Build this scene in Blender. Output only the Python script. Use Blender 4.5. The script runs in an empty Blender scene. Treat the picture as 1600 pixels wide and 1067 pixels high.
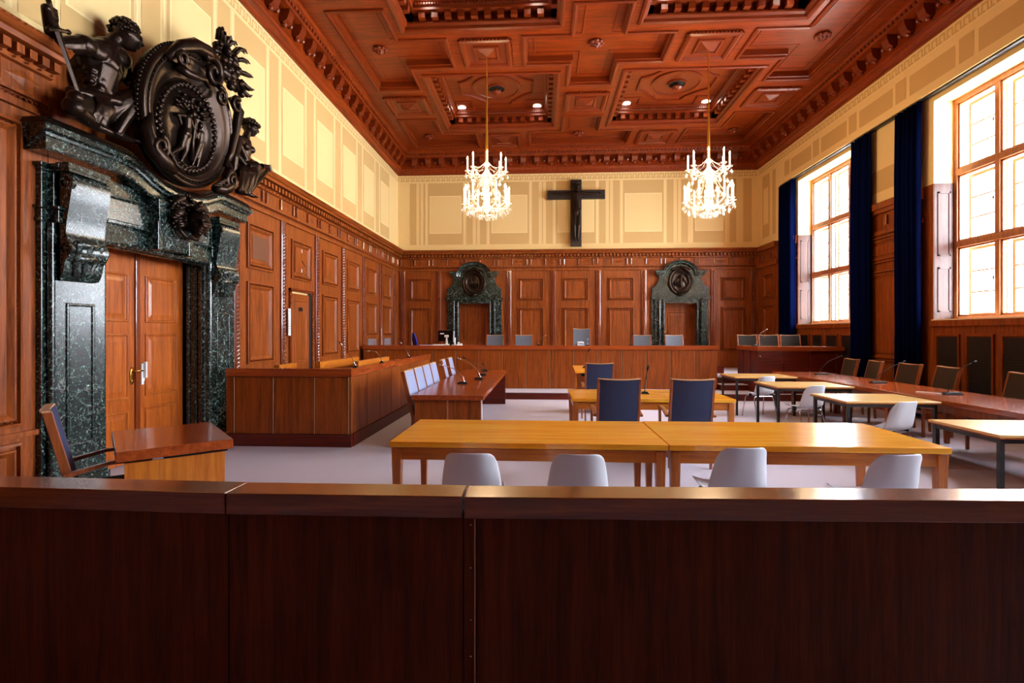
import bpy, bmesh, math, random
from mathutils import Vector, Matrix
random.seed(7)
PI = math.pi
C = bpy.context.scene.collection
# ------------------------------------------------------------------ helpers
def lin(c):
    c /= 255.0
    return c/12.92 if c <= .04045 else ((c+.055)/1.055)**2.4
def S(r, g, b): return (lin(r), lin(g), lin(b), 1)

class MB:
    """collects shapes; build() links them as ONE mesh object"""
    def __init__(s, fn=None): s.v = []; s.f = []; s.m = []; s.fn = fn; s.M = None
    def add(s, vs, fs, mi=0):
        n = len(s.v)
        for p in vs:
            if s.M is not None: p = s.M @ Vector(p)
            if s.fn: p = s.fn(*p)
            s.v.append(tuple(p))
        for f in fs: s.f.append([i+n for i in f]); s.m.append(mi)
        return s
    def box(s, x0, x1, y0, y1, z0, z1, mi=0):
        return s.add([(x0,y0,z0),(x1,y0,z0),(x1,y1,z0),(x0,y1,z0),(x0,y0,z1),(x1,y0,z1),(x1,y1,z1),(x0,y1,z1)],
              [(0,3,2,1),(4,5,6,7),(0,1,5,4),(1,2,6,5),(2,3,7,6),(3,0,4,7)], mi)
    def frustum(s, a, b, mi=0):     # a, b: (x0,x1,y0,y1,z)
        return s.add([(a[0],a[2],a[4]),(a[1],a[2],a[4]),(a[1],a[3],a[4]),(a[0],a[3],a[4]),
               (b[0],b[2],b[4]),(b[1],b[2],b[4]),(b[1],b[3],b[4]),(b[0],b[3],b[4])],
              [(0,3,2,1),(4,5,6,7),(0,1,5,4),(1,2,6,5),(2,3,7,6),(3,0,4,7)], mi)
    def prism(s, poly, axis, t0, t1, mi=0):
        n = len(poly)
        def P(a, b, t):
            return (t,a,b) if axis == 'x' else (a,t,b) if axis == 'y' else (a,b,t)
        vs = [P(a,b,t0) for a,b in poly]+[P(a,b,t1) for a,b in poly]
        fs = [tuple(range(n)), tuple(range(2*n-1,n-1,-1))]
        fs += [(i,(i+1)%n,n+(i+1)%n,n+i) for i in range(n)]
        return s.add(vs, fs, mi)
    def rings(s, rs, closed=True, cap0=False, cap1=False, mi=0):
        n = len(rs[0]); vs = [p for r in rs for p in r]; fs = []
        for k in range(len(rs)-1):
            for i in range(n if closed else n-1):
                j = (i+1) % n
                fs.append((k*n+i, k*n+j, (k+1)*n+j, (k+1)*n+i))
        if cap0: fs.append(tuple(range(n-1,-1,-1)))
        if cap1: fs.append(tuple((len(rs)-1)*n+i for i in range(n)))
        return s.add(vs, fs, mi)
    def tube(s, path, r, n=8, mi=0, cap=True):
        path = [Vector(p) for p in path]; rs = []
        rr = r if isinstance(r, (list, tuple)) else [r]*len(path)
        up = None
        for i, p in enumerate(path):
            t = (path[min(i+1,len(path)-1)]-path[max(i-1,0)]).normalized()
            if up is None: up = Vector((0,0,1)) if abs(t.z) < .9 else Vector((1,0,0))
            a = t.cross(up)
            if a.length < 1e-4: a = t.orthogonal()
            a.normalize(); b = a.cross(t).normalized(); up = b
            rs.append([tuple(p+a*math.cos(2*PI*k/n)*rr[i]+b*math.sin(2*PI*k/n)*rr[i]) for k in range(n)])
        return s.rings(rs, True, cap, cap, mi)
    def lathe(s, prof, c=(0,0,0), n=16, mi=0, sx=1, sy=1, cap=True):
        rs = [[(c[0]+r*sx*math.cos(2*PI*k/n), c[1]+r*sy*math.sin(2*PI*k/n), c[2]+z) for k in range(n)] for r, z in prof]
        return s.rings(rs, True, cap, cap, mi)
    def ball(s, c, rx, ry=None, rz=None, n=10, m=7, R=None, mi=0):
        ry = rx if ry is None else ry; rz = rx if rz is None else rz
        c = Vector(c); rs = []
        for j in range(m+1):
            t = PI*(.02+.96*j/m)
            ring = []
            for k in range(n):
                p = Vector((rx*math.sin(t)*math.cos(2*PI*k/n), ry*math.sin(t)*math.sin(2*PI*k/n), -rz*math.cos(t)))
                if R is not None: p = R @ p
                ring.append(tuple(c+p))
            rs.append(ring)
        return s.rings(rs, True, True, True, mi)
    def limb(s, p0, p1, r0, r1, n=12, mi=0, bulge=0):
        p0 = Vector(p0); p1 = Vector(p1); d = p1-p0; L = d.length; t = d/L
        pts = [(-.98,r0*.2),(-.8,r0*.6),(-.45,r0*.9)]
        path = [p0+t*(a*r0) for a, _ in pts]; rr = [b for _, b in pts]
        for k in range(0, 6):
            u = k/5; path.append(p0+d*u); rr.append((r0+(r1-r0)*u)*(1+bulge*math.sin(PI*u)))
        path += [p1+t*(a*r1) for a in (.45,.8,.98)]; rr += [r1*.9, r1*.6, r1*.2]
        return s.tube(path, rr, n, mi)
    def octa(s, c, rx, ry, rz, mi=0):
        x,y,z = c
        return s.add([(x+rx,y,z),(x-rx,y,z),(x,y+ry,z),(x,y-ry,z),(x,y,z+rz),(x,y,z-rz)],
              [(0,2,4),(2,1,4),(1,3,4),(3,0,4),(2,0,5),(1,2,5),(3,1,5),(0,3,5)], mi)
    def sweep(s, path, prof, closed=True, mi=0):
        """mitred moulding: path of (x,y), prof of (offset to the left of travel, z)"""
        n = len(path); rs = []
        for off, z in prof:
            ring = []
            for i in range(n):
                p = Vector(path[i])
                a = Vector(path[i-1]) if (closed or i > 0) else None
                b = Vector(path[(i+1) % n]) if (closed or i < n-1) else None
                d0 = (p-a).normalized() if a is not None else None
                d1 = (b-p).normalized() if b is not None else None
                if d0 is None: d0 = d1
                if d1 is None: d1 = d0
                n0 = Vector((-d0.y,d0.x)); n1 = Vector((-d1.y,d1.x))
                mm = n0+n1; mm = mm/mm.length; k = off/max(.2, mm.dot(n0))
                q = p+mm*k; ring.append((q.x,q.y,z))
            rs.append(ring)
        return s.rings(rs, closed, False, False, mi)
    def build(s, name, mats, parent=None, bevel=0, smooth=False, seg=2, kind=None):
        me = bpy.data.meshes.new(name); me.from_pydata(s.v, [], s.f)
        mats = mats if isinstance(mats, (list, tuple)) else [mats]
        for m in mats: me.materials.append(m)
        for p, mi in zip(me.polygons, s.m):
            p.material_index = min(mi, len(mats)-1); p.use_smooth = smooth
        bm = bmesh.new(); bm.from_mesh(me); bmesh.ops.recalc_face_normals(bm, faces=bm.faces); bm.to_mesh(me); bm.free()
        o = bpy.data.objects.new(name, me); C.objects.link(o)
        if parent: o.parent = parent
        if bevel:
            b = o.modifiers.new('bevel', 'BEVEL'); b.width = bevel; b.segments = seg; b.limit_method = 'ANGLE'; b.angle_limit = .6
        if kind: o['kind'] = kind
        return o

def tag(o, label=None, cat=None, group=None, kind=None):
    if label: o['label'] = label
    if cat: o['category'] = cat
    if group: o['group'] = group
    if kind: o['kind'] = kind
    return o
def thing(name, label, cat, loc=(0,0,0), rz=0, group=None):
    o = bpy.data.objects.new(name, None); C.objects.link(o)
    o.location = loc; o.rotation_euler = (0,0,rz); o.empty_display_size = .1
    return tag(o, label, cat, group)
KIDS = {}
def kids(o): return [c for c in bpy.data.objects if c.parent == o]
def copy_tree(o, parent=None):
    c = o.copy(); C.objects.link(c)
    if parent: c.parent = parent
    for ch in kids(o): copy_tree(ch, c)
    return c
VAR = {}
def refab(o, mat):
    for ch_ in kids(o):
        if ch_.name.split('.')[0] in ('seat', 'backrest'):
            k = (ch_.data.name, mat.name)
            if k not in VAR: VAR[k] = ch_.data.copy(); VAR[k].materials[0] = mat
            ch_.data = VAR[k]
    return o
def dup(src, label, loc, rz=0, group=None):
    c = copy_tree(src); c.location = loc; c.rotation_euler = (0,0,rz); c['label'] = label
    if group: c['group'] = group
    return c
# ------------------------------------------------------------------ materials
def new(name):
    m = bpy.data.materials.new(name); m.use_nodes = True; nt = m.node_tree; nt.nodes.clear()
    out = nt.nodes.new('ShaderNodeOutputMaterial'); return m, nt, out
def nd(nt, t, **kw):
    n = nt.nodes.new(t)
    for k, v in kw.items():
        if hasattr(n, k): setattr(n, k, v)
        else: n.inputs[k].default_value = v
    return n
def ramp(nt, fac, stops):
    r = nt.nodes.new('ShaderNodeValToRGB'); e = r.color_ramp.elements
    while len(e) < len(stops): e.new(.5)
    for k, (p, c) in enumerate(stops): e[k].position = p; e[k].color = c
    nt.links.new(fac, r.inputs[0]); return r.outputs[0]
def coords(nt, scale):
    t = nd(nt, 'ShaderNodeTexCoord'); mp = nd(nt, 'ShaderNodeMapping'); mp.inputs['Scale'].default_value = scale
    nt.links.new(t.outputs['Object'], mp.inputs['Vector']); return mp.outputs[0]
def plain(name, col, rough=.5, metal=0, coat=0, spec=.5, bump=0, bscale=200, vary=0):
    m, nt, out = new(name); b = nd(nt, 'ShaderNodeBsdfPrincipled')
    b.inputs['Base Color'].default_value = col; b.inputs['Roughness'].default_value = rough
    b.inputs['Metallic'].default_value = metal; b.inputs['Coat Weight'].default_value = coat; b.inputs['Specular IOR Level'].default_value = spec
    if bump or vary:
        n = nd(nt, 'ShaderNodeTexNoise'); n.inputs['Scale'].default_value = bscale; n.inputs['Detail'].default_value = 3
        nt.links.new(coords(nt, (1,1,1)), n.inputs['Vector'])
        if bump:
            bp = nd(nt, 'ShaderNodeBump'); bp.inputs['Strength'].default_value = bump; bp.inputs['Distance'].default_value = .01
            nt.links.new(n.outputs['Fac'], bp.inputs['Height']); nt.links.new(bp.outputs[0], b.inputs['Normal'])
        if vary:
            c0 = tuple(v*(1-vary) for v in col[:3])+(1,); c1 = tuple(min(1,v*(1+vary)) for v in col[:3])+(1,)
            nt.links.new(ramp(nt, n.outputs['Fac'], [(.3,c0),(.7,c1)]), b.inputs['Base Color'])
    nt.links.new(b.outputs[0], out.inputs[0]); return m
def wood(name, dark, light, axis='z', rough=.35, coat=.3, scale=1.0, bump=.05, spec=.5):
    m, nt, out = new(name); b = nd(nt, 'ShaderNodeBsdfPrincipled')
    st = {'x': (1.2,22,22), 'y': (22,1.2,22), 'z': (22,22,1.2)}[axis]
    st = tuple(v*scale for v in st)
    v = coords(nt, st)
    n = nd(nt, 'ShaderNodeTexNoise'); n.inputs['Scale'].default_value = 1.0; n.inputs['Detail'].default_value = 5
    n.inputs['Roughness'].default_value = .65; n.inputs['Distortion'].default_value = .6
    nt.links.new(v, n.inputs['Vector'])
    f = nd(nt, 'ShaderNodeTexNoise'); f.inputs['Scale'].default_value = 7.0; f.inputs['Detail'].default_value = 2
    nt.links.new(v, f.inputs['Vector'])
    mx = nd(nt, 'ShaderNodeMath', operation='MULTIPLY_ADD'); mx.inputs[1].default_value = .35
    nt.links.new(f.outputs['Fac'], mx.inputs[0]); nt.links.new(n.outputs['Fac'], mx.inputs[2])
    mid = tuple((a+c)/2 for a, c in zip(dark, light))
    nt.links.new(ramp(nt, mx.outputs[0], [(.45,dark),(.66,mid),(.85,light)]), b.inputs['Base Color'])
    b.inputs['Roughness'].default_value = rough; b.inputs['Coat Weight'].default_value = coat; b.inputs['Coat Roughness'].default_value = .12
    b.inputs['Specular IOR Level'].default_value = spec
    bp = nd(nt, 'ShaderNodeBump'); bp.inputs['Strength'].default_value = bump; bp.inputs['Distance'].default_value = .004
    nt.links.new(mx.outputs[0], bp.inputs['Height']); nt.links.new(bp.outputs[0], b.inputs['Normal'])
    nt.links.new(b.outputs[0], out.inputs[0]); return m
def marble(name):
    m, nt, out = new(name); b = nd(nt, 'ShaderNodeBsdfPrincipled'); v = coords(nt, (1,1,1))
    n = nd(nt, 'ShaderNodeTexNoise'); n.inputs['Scale'].default_value = 34; n.inputs['Detail'].default_value = 10; n.inputs['Roughness'].default_value = .8; n.inputs['Distortion'].default_value = .35
    w = nd(nt, 'ShaderNodeTexNoise'); w.inputs['Scale'].default_value = 2.6; w.inputs['Detail'].default_value = 6; w.inputs['Distortion'].default_value = 2.2
    nt.links.new(v, n.inputs['Vector']); nt.links.new(v, w.inputs['Vector'])
    base = ramp(nt, n.outputs['Fac'], [(.42,S(4,10,9)),(.525,S(14,30,26)),(.585,S(52,84,74)),(.655,S(205,226,216))])
    vein = ramp(nt, w.outputs['Fac'], [(.492,(0,0,0,1)),(.5,(.42,.46,.43,1)),(.508,(0,0,0,1))])
    mix = nd(nt, 'ShaderNodeMix', data_type='RGBA', blend_type='ADD'); mix.inputs[0].default_value = .5
    nt.links.new(base, mix.inputs[6]); nt.links.new(vein, mix.inputs[7]); nt.links.new(mix.outputs[2], b.inputs['Base Color'])
    b.inputs['Roughness'].default_value = .25; b.inputs['Specular IOR Level'].default_value = .6; b.inputs['Coat Weight'].default_value = .3; b.inputs['Coat Roughness'].default_value = .16
    nt.links.new(b.outputs[0], out.inputs[0]); return m
def emit(name, col, strength):
    m, nt, out = new(name); e = nd(nt, 'ShaderNodeEmission'); e.inputs[0].default_value = col; e.inputs[1].default_value = strength
    nt.links.new(e.outputs[0], out.inputs[0]); return m
def clear(name, col=(1,1,1,1), gloss=.12, rough=.02, milk=0):
    m, nt, out = new(name); t = nd(nt, 'ShaderNodeBsdfTransparent'); t.inputs[0].default_value = col
    g = nd(nt, 'ShaderNodeBsdfGlossy'); g.inputs['Roughness'].default_value = rough
    mx = nd(nt, 'ShaderNodeMixShader'); mx.inputs[0].default_value = gloss
    nt.links.new(t.outputs[0], mx.inputs[1]); nt.links.new(g.outputs[0], mx.inputs[2]); o = mx.outputs[0]
    if milk:
        d = nd(nt, 'ShaderNodeBsdfTranslucent'); d.inputs[0].default_value = (1,.97,.9,1); m2 = nd(nt, 'ShaderNodeMixShader'); m2.inputs[0].default_value = milk
        nt.links.new(o, m2.inputs[1]); nt.links.new(d.outputs[0], m2.inputs[2]); o = m2.outputs[0]
    nt.links.new(o, out.inputs[0]); return m
def cloth(name, col, trans=.3):
    m, nt, out = new(name); v = coords(nt, (1,1,1))
    n = nd(nt, 'ShaderNodeTexNoise'); n.inputs['Scale'].default_value = 120; nt.links.new(v, n.inputs['Vector'])
    c = ramp(nt, n.outputs['Fac'], [(.3,tuple(x*.8 for x in col[:3])+(1,)),(.7,col)])
    d = nd(nt, 'ShaderNodeBsdfDiffuse'); t = nd(nt, 'ShaderNodeBsdfTranslucent'); mx = nd(nt, 'ShaderNodeMixShader'); mx.inputs[0].default_value = trans
    nt.links.new(c, d.inputs[0]); nt.links.new(c, t.inputs[0]); nt.links.new(d.outputs[0], mx.inputs[1]); nt.links.new(t.outputs[0], mx.inputs[2]); nt.links.new(mx.outputs[0], out.inputs[0]); return m

PAN_D, PAN_L = S(90,38,9), S(164,82,25)
W_panel = wood('panel_oak', PAN_D, PAN_L, 'z', .42, .0, spec=.28)
W_panel_h = wood('panel_oak_across', PAN_D, PAN_L, 'y', .42, .0, spec=.28)
W_panel_x = wood('panel_oak_back', PAN_D, PAN_L, 'x', .42, .0, spec=.28)
W_carve = plain('carved_oak', S(126,56,22), .2, coat=.6, spec=.8)
W_ceil = wood('ceiling_oak', S(76,22,2), S(146,55,6), 'x', .36, .0, spec=.35)
W_ceil_y = wood('ceiling_oak_lengthwise', S(76,22,2), S(146,55,6), 'y', .36, .0, spec=.35)
W_ceil_d = plain('ceiling_carving', S(110,38,4), .34, spec=.4)
W_door = wood('door_oak', S(130,58,16), S(192,100,34), 'z', .3, .2)
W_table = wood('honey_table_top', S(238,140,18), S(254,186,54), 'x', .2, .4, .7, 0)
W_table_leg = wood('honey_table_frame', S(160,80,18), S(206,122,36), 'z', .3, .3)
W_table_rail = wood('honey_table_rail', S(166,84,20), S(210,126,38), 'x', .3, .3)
W_desk = wood('desk_veneer', S(98,44,11), S(160,80,24), 'z', .36, .0, spec=.3)
W_desk_top = wood('desk_top_veneer', S(122,48,16), S(170,78,30), 'y', .2, .4, .8, 0)
W_desk_topx = wood('desk_top_veneer_across', S(122,48,16), S(170,78,30), 'x', .2, .4, .8, 0)
W_bar = wood('barrier_veneer', S(60,22,6), S(108,47,14), 'z', .5, .0, spec=.15)
W_cap = wood('barrier_cap', S(92,40,14), S(142,72,28), 'x', .22, .5, .8, .03)
W_beech = wood('pale_side_table_top', S(220,172,100), S(232,190,118), 'x', .24, .3, .8, 0)
W_chair = wood('chair_wood', S(116,56,26), S(160,86,42), 'z', .3, .3, 1.5)
W_chair_pale = plain('pale_chair_edge', S(206,160,120), .35, coat=.2)
W_red = wood('plinth_wood', S(66,16,6), S(106,32,12), 'x', .36, .0, spec=.3)
M_chair_pale = W_chair_pale
M_marble = marble('green_marble')
M_bronze = plain('dark_bronze', S(48,35,27), .28, .78, bump=.06, bscale=40)
M_brass = plain('brass', S(212,164,74), .22, 1)
M_gold = plain('gilt_rod', S(226,170,60), .28, .9)
M_steel = plain('chrome_steel', S(200,200,205), .15, 1)
M_black = plain('black_steel', S(26,26,28), .4)
M_blackp = plain('black_plastic', S(16,16,18), .55, spec=.2)
M_shell = plain('grey_plastic_shell', S(220,224,232), .38)
M_white = plain('white_plastic', S(232,232,230), .4)
M_paper = plain('white_paper', S(236,236,236), .7)
M_fab = plain('blue_chair_fabric', S(40,48,82), .8, bump=.25, bscale=350, vary=.15)
M_fabg = plain('grey_chair_fabric', S(92,98,112), .8, bump=.25, bscale=350, vary=.15)
M_fab_lit = plain('blue_chair_fabric_lit', S(134,144,176), .8, bump=.25, bscale=350, vary=.1)  # same blue fabric, window light on the left row painted into the colour
M_fabb_shaded = plain('brown_chair_fabric_shaded', S(36,28,22), .85, spec=.2, bump=.2, bscale=350)  # same brown fabric, darkened to paint in shade at the corner desk
M_fabb = plain('brown_chair_fabric', S(58,44,32), .8, bump=.25, bscale=350, vary=.15)
M_fabblue = plain('bright_blue_fabric', S(32,44,176), .8, bump=.2, bscale=350)
M_carpet = plain('lavender_grey_carpet', S(190,184,198), .95, bump=.35, bscale=260, vary=.1)
M_cream = plain('cream_paint', S(238,208,142), .75, bump=.02, bscale=60)
M_tan = plain('tan_stencil_paint', S(210,172,108), .75)
M_line = plain('pale_stencil_paint', S(246,222,162), .75)
M_whitewall = plain('white_reveal_paint', S(244,236,208), .7)
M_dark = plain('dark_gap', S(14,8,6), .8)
M_grille = plain('dark_grille', S(34,28,28), .5, .3)
M_cloth = plain('speaker_cloth', S(112,66,38), .85, bump=.2, bscale=300)
M_vent = plain('grey_vent', S(128,112,116), .6)
M_glass = clear('window_glass', (.97,.98,1,1), .06)
M_crystal = clear('cut_crystal', (1,.98,.95,1), .32, .05, .14)
M_candle = emit('glowing_candle', (1,.86,.62,1), 7)
M_bulb = emit('candle_bulb', (1,.72,.36,1), 45)
M_spot = emit('spotlight_lens', (1,.93,.8,1), 30)
M_curtain = cloth('navy_curtain', S(12,24,74), .42)
M_winwood = wood('window_wood', S(146,82,44), S(188,118,66), 'z', .35, .3)
M_shutter = wood('shutter_wood', S(52,30,24), S(80,50,40), 'z', .4, .0, spec=.25)
M_screen = plain('dark_screen', S(12,12,16), .15)

XL, XR, YB, ZW, ZC = -4.70, 6.87, 16.65, 6.75, 7.45
YN = -5.0        # wall behind the public
XRR = 7.02       # recessed window wall
# ------------------------------------------------------------------ floor and platform
MB().box(-5.2, 8.0, YN-.3, 17.1, -.2, 0).build('floor', M_carpet, kind='structure')
st = MB()
st.box(-4.68, 6.99, 12.15, 12.92, 0, .155); st.box(-4.68, 6.99, 12.92, 16.64, 0, .16)
stp = st.build('trim_1', W_red, kind='structure')
MB().box(-4.68, 6.99, 12.13, 12.98, .156, .17).build('carpet_tread', M_carpet, stp)
p = MB(); p.box(4.40, 5.04, 12.80, 16.6, .17, .30); p.box(4.40, 5.04, 13.15, 16.6, .31, .455)
p.box(-4.68, 6.99, 13.5, 16.64, .17, .455); p.box(4.44, 5.0, 14.3, 16.6, .471, .66); p.box(4.44, 5.0, 15.2, 16.6, .661, .85)
p.build('platform_riser', W_red, stp)
p = MB(); p.box(4.40, 5.04, 12.78, 13.15, .30, .315); p.box(4.40, 5.04, 13.12, 13.5, .455, .47); p.box(-4.68, 6.99, 13.48, 16.64, .455, .47)
p.build('platform_carpet', M_carpet, stp)
# ------------------------------------------------------------------ wall maps (s along the wall, d into the room, z up)
mapL = lambda s, d, z: (XL+d, s, z)
mapB = lambda s, d, z: (s, YB-d, z)
mapR = lambda s, d, z: (XRR-d, s, z)

def panel(mb, s0, s1, z0, z1, d=0, bead=True, field=0):
    """moulded panel: bead, raised frame, sloping bevel, fielded centre"""
    prof = [(0,d),(.004,d+.045),(.030,d+.05),(.036,d+.006),(.058,d+.006),(.062,d+.046),(.078,d+.046),(.16,d-.022),(.166,d+.02),(.18,d+.02)]
    rs = [[(s0+i,h,z0+i),(s1-i,h,z0+i),(s1-i,h,z1-i),(s0+i,h,z1-i)] for i, h in prof]
    mb.rings(rs, True, False, False, 0)
    i = prof[-1][0]; h = prof[-1][1]
    mb.add([(s0+i,h,z0+i),(s1-i,h,z0+i),(s1-i,h,z1-i),(s0+i,h,z1-i)], [(0,1,2,3)], field)
    if bead:
        q = .046; st = .045
        for k in range(int((s1-s0-2*q)/st)+1):
            for z in (z0+q, z1-q): mb.octa((s0+q+k*st, d+.026, z), .019, .02, .015, 1)
        for k in range(int((z1-z0-2*q)/st)+1):
            for s in (s0+q, s1-q): mb.octa((s, d+.026, z0+q+k*st), .015, .02, .019, 1)
def strip(mb, s, z0, z1, d=0, w=.11):
    """carved rope strip on the stile"""
    mb.box(s-w/2, s+w/2, 0, d+.055, z0, z1, 1)
    for e_ in (-w/2-.008, w/2+.008): mb.tube([(s+e_,d+.03,z0),(s+e_,d+.03,z1)], .017, 8, 1)
    k = z0+.03
    while k < z1-.02:
        mb.add([(s-.038,d+.055,k-.03),(s+.0,d+.084,k-.012),(s+.038,d+.055,k+.03),(s+.0,d+.055,k+.03),(s-.038,d+.055,k-.005),(s,d+.078,k+.014)],
               [(0,1,5,4),(1,2,3,5),(0,4,5,1)], 1)
        mb.octa((s, d+.06, k), .03, .024, .024, 1)
        k += .062
def frieze(mb, s0, s1, step=.47, skip=None):
    """frieze with upright bars, dentil course and their backing"""
    mb.box(s0, s1, 0, .055, 3.60, 3.66); mb.box(s0, s1, 0, .035, 3.66, 3.99); mb.box(s0, s1, 0, .075, 3.715, 3.745); mb.box(s0, s1, 0, .03, 3.99, 4.25)
    k = s0+.02
    while k < s1:
        mb.octa((k, .06, 3.69), .018, .016, .016, 1); k += .05
    k = s0+.1; i = 0
    while k < s1-.06:
        mb.tube([(k,.05,3.78),(k,.05,3.965)], .026, 10, 1)
        if i % 3 == 1 and k+step-.1 < s1:     # lozenge field
            c = k+step/2; mb.add([(c-.17,.036,3.872),(c,.036,3.80),(c+.17,.036,3.872),(c,.036,3.945),(c,.052,3.872)], [(0,1,4),(1,2,4),(2,3,4),(3,0,4)], 0)
        k += step if i % 3 != 2 else .13
        i += 1
    k = s0+.04
    while k < s1:
        mb.box(k-.034, k+.034, .05, .15, 4.035, 4.115, 0); mb.octa((k, .09, 4.005), .018, .018, .014, 1)
        k += .115
CORN = [(.035,3.975),(.075,3.985),(.075,4.03),(.06,4.03),(.06,4.12),(.20,4.13),(.215,4.17),(.24,4.18),(.28,4.225),(.28,4.25),(0,4.255)]

# ------------------------------------------------------------------ left wall
wl = MB()
for a in ((YN-.3,5.02,0,ZC),(5.02,6.89,2.67,ZC),(6.89,17.0,0,ZC)): wl.box(-5.3, XL, a[0], a[1], a[2], a[3])
wl = wl.build('wall_left', M_cream, kind='structure')
wb = MB(mapL)
# panelling backing (door of the left wall stays open in it)
for a in ((YN,4.56,0,3.62),(7.36,9.34,0,3.62),(9.34,10.20,2.37,3.62),(10.20,YB,0,3.62),(4.56,7.36,2.9,3.62)): wb.box(a[0],a[1],0,.012,a[2],a[3])
wb.box(9.34,10.20,-.06,-.05,0,2.37)
LS = [9.05+1.41*k for k in range(6)]
for s in [7.62]+LS: strip(wb, s, .86, 3.6)
for s in (2.3, .9, -.5, -1.9): strip(wb, s, .86, 3.6)
bays = [7.62]+LS
for k in range(6):
    c = (bays[k]+bays[k+1])/2-.03
    if k == 1:
        panel(wb, 9.36, 10.18, 2.60, 3.35)
        continue
    panel(wb, c-.4, c+.4, 2.62, 3.36, field=2 if k in (0,) else 0); panel(wb, c-.4, c+.4, 1.08 if k < 4 else 1.5, 2.41)
    if k >= 4: wb.box(c-.34, c+.34, 0, .04, 1.22, 1.42, 3)
panel(wb, 3.42, 4.36, .74, 3.48); panel(wb, 3.42, 4.36, .16, .60, bead=False)
for c in (1.6, .2, -1.2): panel(wb, c-.42, c+.42, .74, 3.48)
wb.box(YN, 4.5, 0, .045, 0, .1); wb.box(7.4, 9.3, 0, .045, 0, .16); wb.box(10.25, YB, 0, .045, 0, .16)
wb.box(YN, 4.5, 0, .05, .64, .69)
for s0, s1 in ((YN, 4.62), (7.28, YB)): frieze(wb, s0, s1)
wb.box(4.62, 7.28, 0, .02, 2.9, 4.25)
wb.build('wainscot', [W_panel, W_carve, M_cloth, M_vent], wl)
# painted decoration of the plaster
def painted(mb, s0, s1, units, zlo=4.47, zhi=6.49, key=True):
    D = .004
    def q(a, b, z0, z1, mi, d=D): mb.add([(a,d,z0),(b,d,z0),(b,d,z1),(a,d,z1)], [(0,1,2,3)], mi)
    for kind, a, b in units:
        if kind == 'P':
            q(a-.06, a-.03, zlo, zhi, 1); q(b+.03, b+.06, zlo, zhi, 1)
            q(a, b, zlo, zhi, 0); q(a+.05, b-.05, zlo+.36, zhi-.42, 1, D*1.6); q(a+.075, b-.075, zlo+.385, zhi-.445, 2, D*2.2)
        elif kind == 'S': q(a, b, zlo, zhi, 0)
        elif kind == 'L': q(a, b, zlo, zhi, 0)
    if key:
        k = s0; u = .17
        while k < s1-u:
            z = 6.55
            q(k, k+.03, z, z+.15, 0); q(k+.03, k+.135, z+.12, z+.15, 0); q(k+.105, k+.135, z+.03, z+.12, 0); q(k+.06, k+.17, z, z+.03, 0)
            k += u
        q(s0, s1, 6.52, 6.535, 1)
mb = MB(mapL); un = []
for k in range(-9, 6):
    c = 8.78+1.427*k
    if c+1.3 > YB: break
    un += [('S', c-.15, c+.15), ('P', c+.26, c+1.427-.26)]
un = [u for u in un if u[1] > YN and u[2] < YB-.05]
painted(mb, YN, YB, un); mb.build('painted_frieze', [M_tan, M_line, M_cream], wl)

# ------------------------------------------------------------------ back wall
DXS = (-2.165, 4.42)
bw = MB(); xs = [-5.3, DXS[0]-.49, DXS[0]+.49, DXS[1]-.49, DXS[1]+.49, 7.9]
for k in range(5):
    z0 = 0 if k % 2 == 0 else 2.53
    bw.box(xs[k], xs[k+1], YB, YB+.5, z0, ZC)
bw = bw.build('wall_back', M_cream, kind='structure')
wb = MB(mapB)
for k in range(5):
    a = max(xs[k], XL); b = min(xs[k+1], XR+.1); wb.box(a, b, 0, .012, .46 if k % 2 == 0 else 2.53, 3.62)
BS = [-4.54, -3.34, -1.04, .40, 1.84, 3.29, 5.47, 6.72]
for s in BS: strip(wb, s, .47, 3.6)
for a, b in ((-4.54,-3.34),(-1.04,.40),(.40,1.84),(1.84,3.29),(5.47,6.72)):
    c = (a+b)/2; h = .42 if b-a > 1.3 else .38
    panel(wb, c-h, c+h, 2.62, 3.36); panel(wb, c-h, c+h, 1.02, 2.41)
frieze(wb, XL, XR)
wb.build('wainscot', [W_panel, W_carve], bw)
mb = MB(mapB); un = []
for k in (-2,-1,0,1,2):
    c = 1.13+2.154*k
    un.append(('P', c-.64, c+.64))
    if k < 2:
        m = c+1.077; un += [('S', m-.33, m-.12), ('L', m-.012, m+.018), ('S', m+.12, m+.33)]
un[0] = ('P', -3.7, -2.54); un[-1] = ('P', 4.86, 5.85)
un += [('S', -4.3,-4.09), ('L',-3.98,-3.95), ('S',-3.0-.85,-3.80), ('S',6.0,6.2),('S',6.42,6.68)]
painted(mb, XL, XR, un); mb.build('painted_frieze', [M_tan, M_line, M_cream], bw)
# wainscot cornice, mitred round left and back wall
mb = MB()
mb.sweep([(XR, YB), (XL, YB), (XL, 7.28)], CORN, False); mb.sweep([(XL, 4.62), (XL, YN)], CORN, False)
k = XL+.3
for s, f in ((YN, mapL),):
    t = YN+.1
    while t < YB-.25:
        if not 4.6 < t < 7.3: mb.octa(f(t, .285, 4.235), .012, .02, .014)
        t += .06
t = XL+.3
while t < XR-.1: mb.octa(mapB(t, .285, 4.235), .02, .012, .014); t += .06
mb.build('trim_2', W_panel_h, kind='structure')
# wall behind the public benches
MB().box(-5.3, 8.2, YN-.4, YN, 0, ZC).build('wall_front', W_panel_x, kind='structure')

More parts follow.
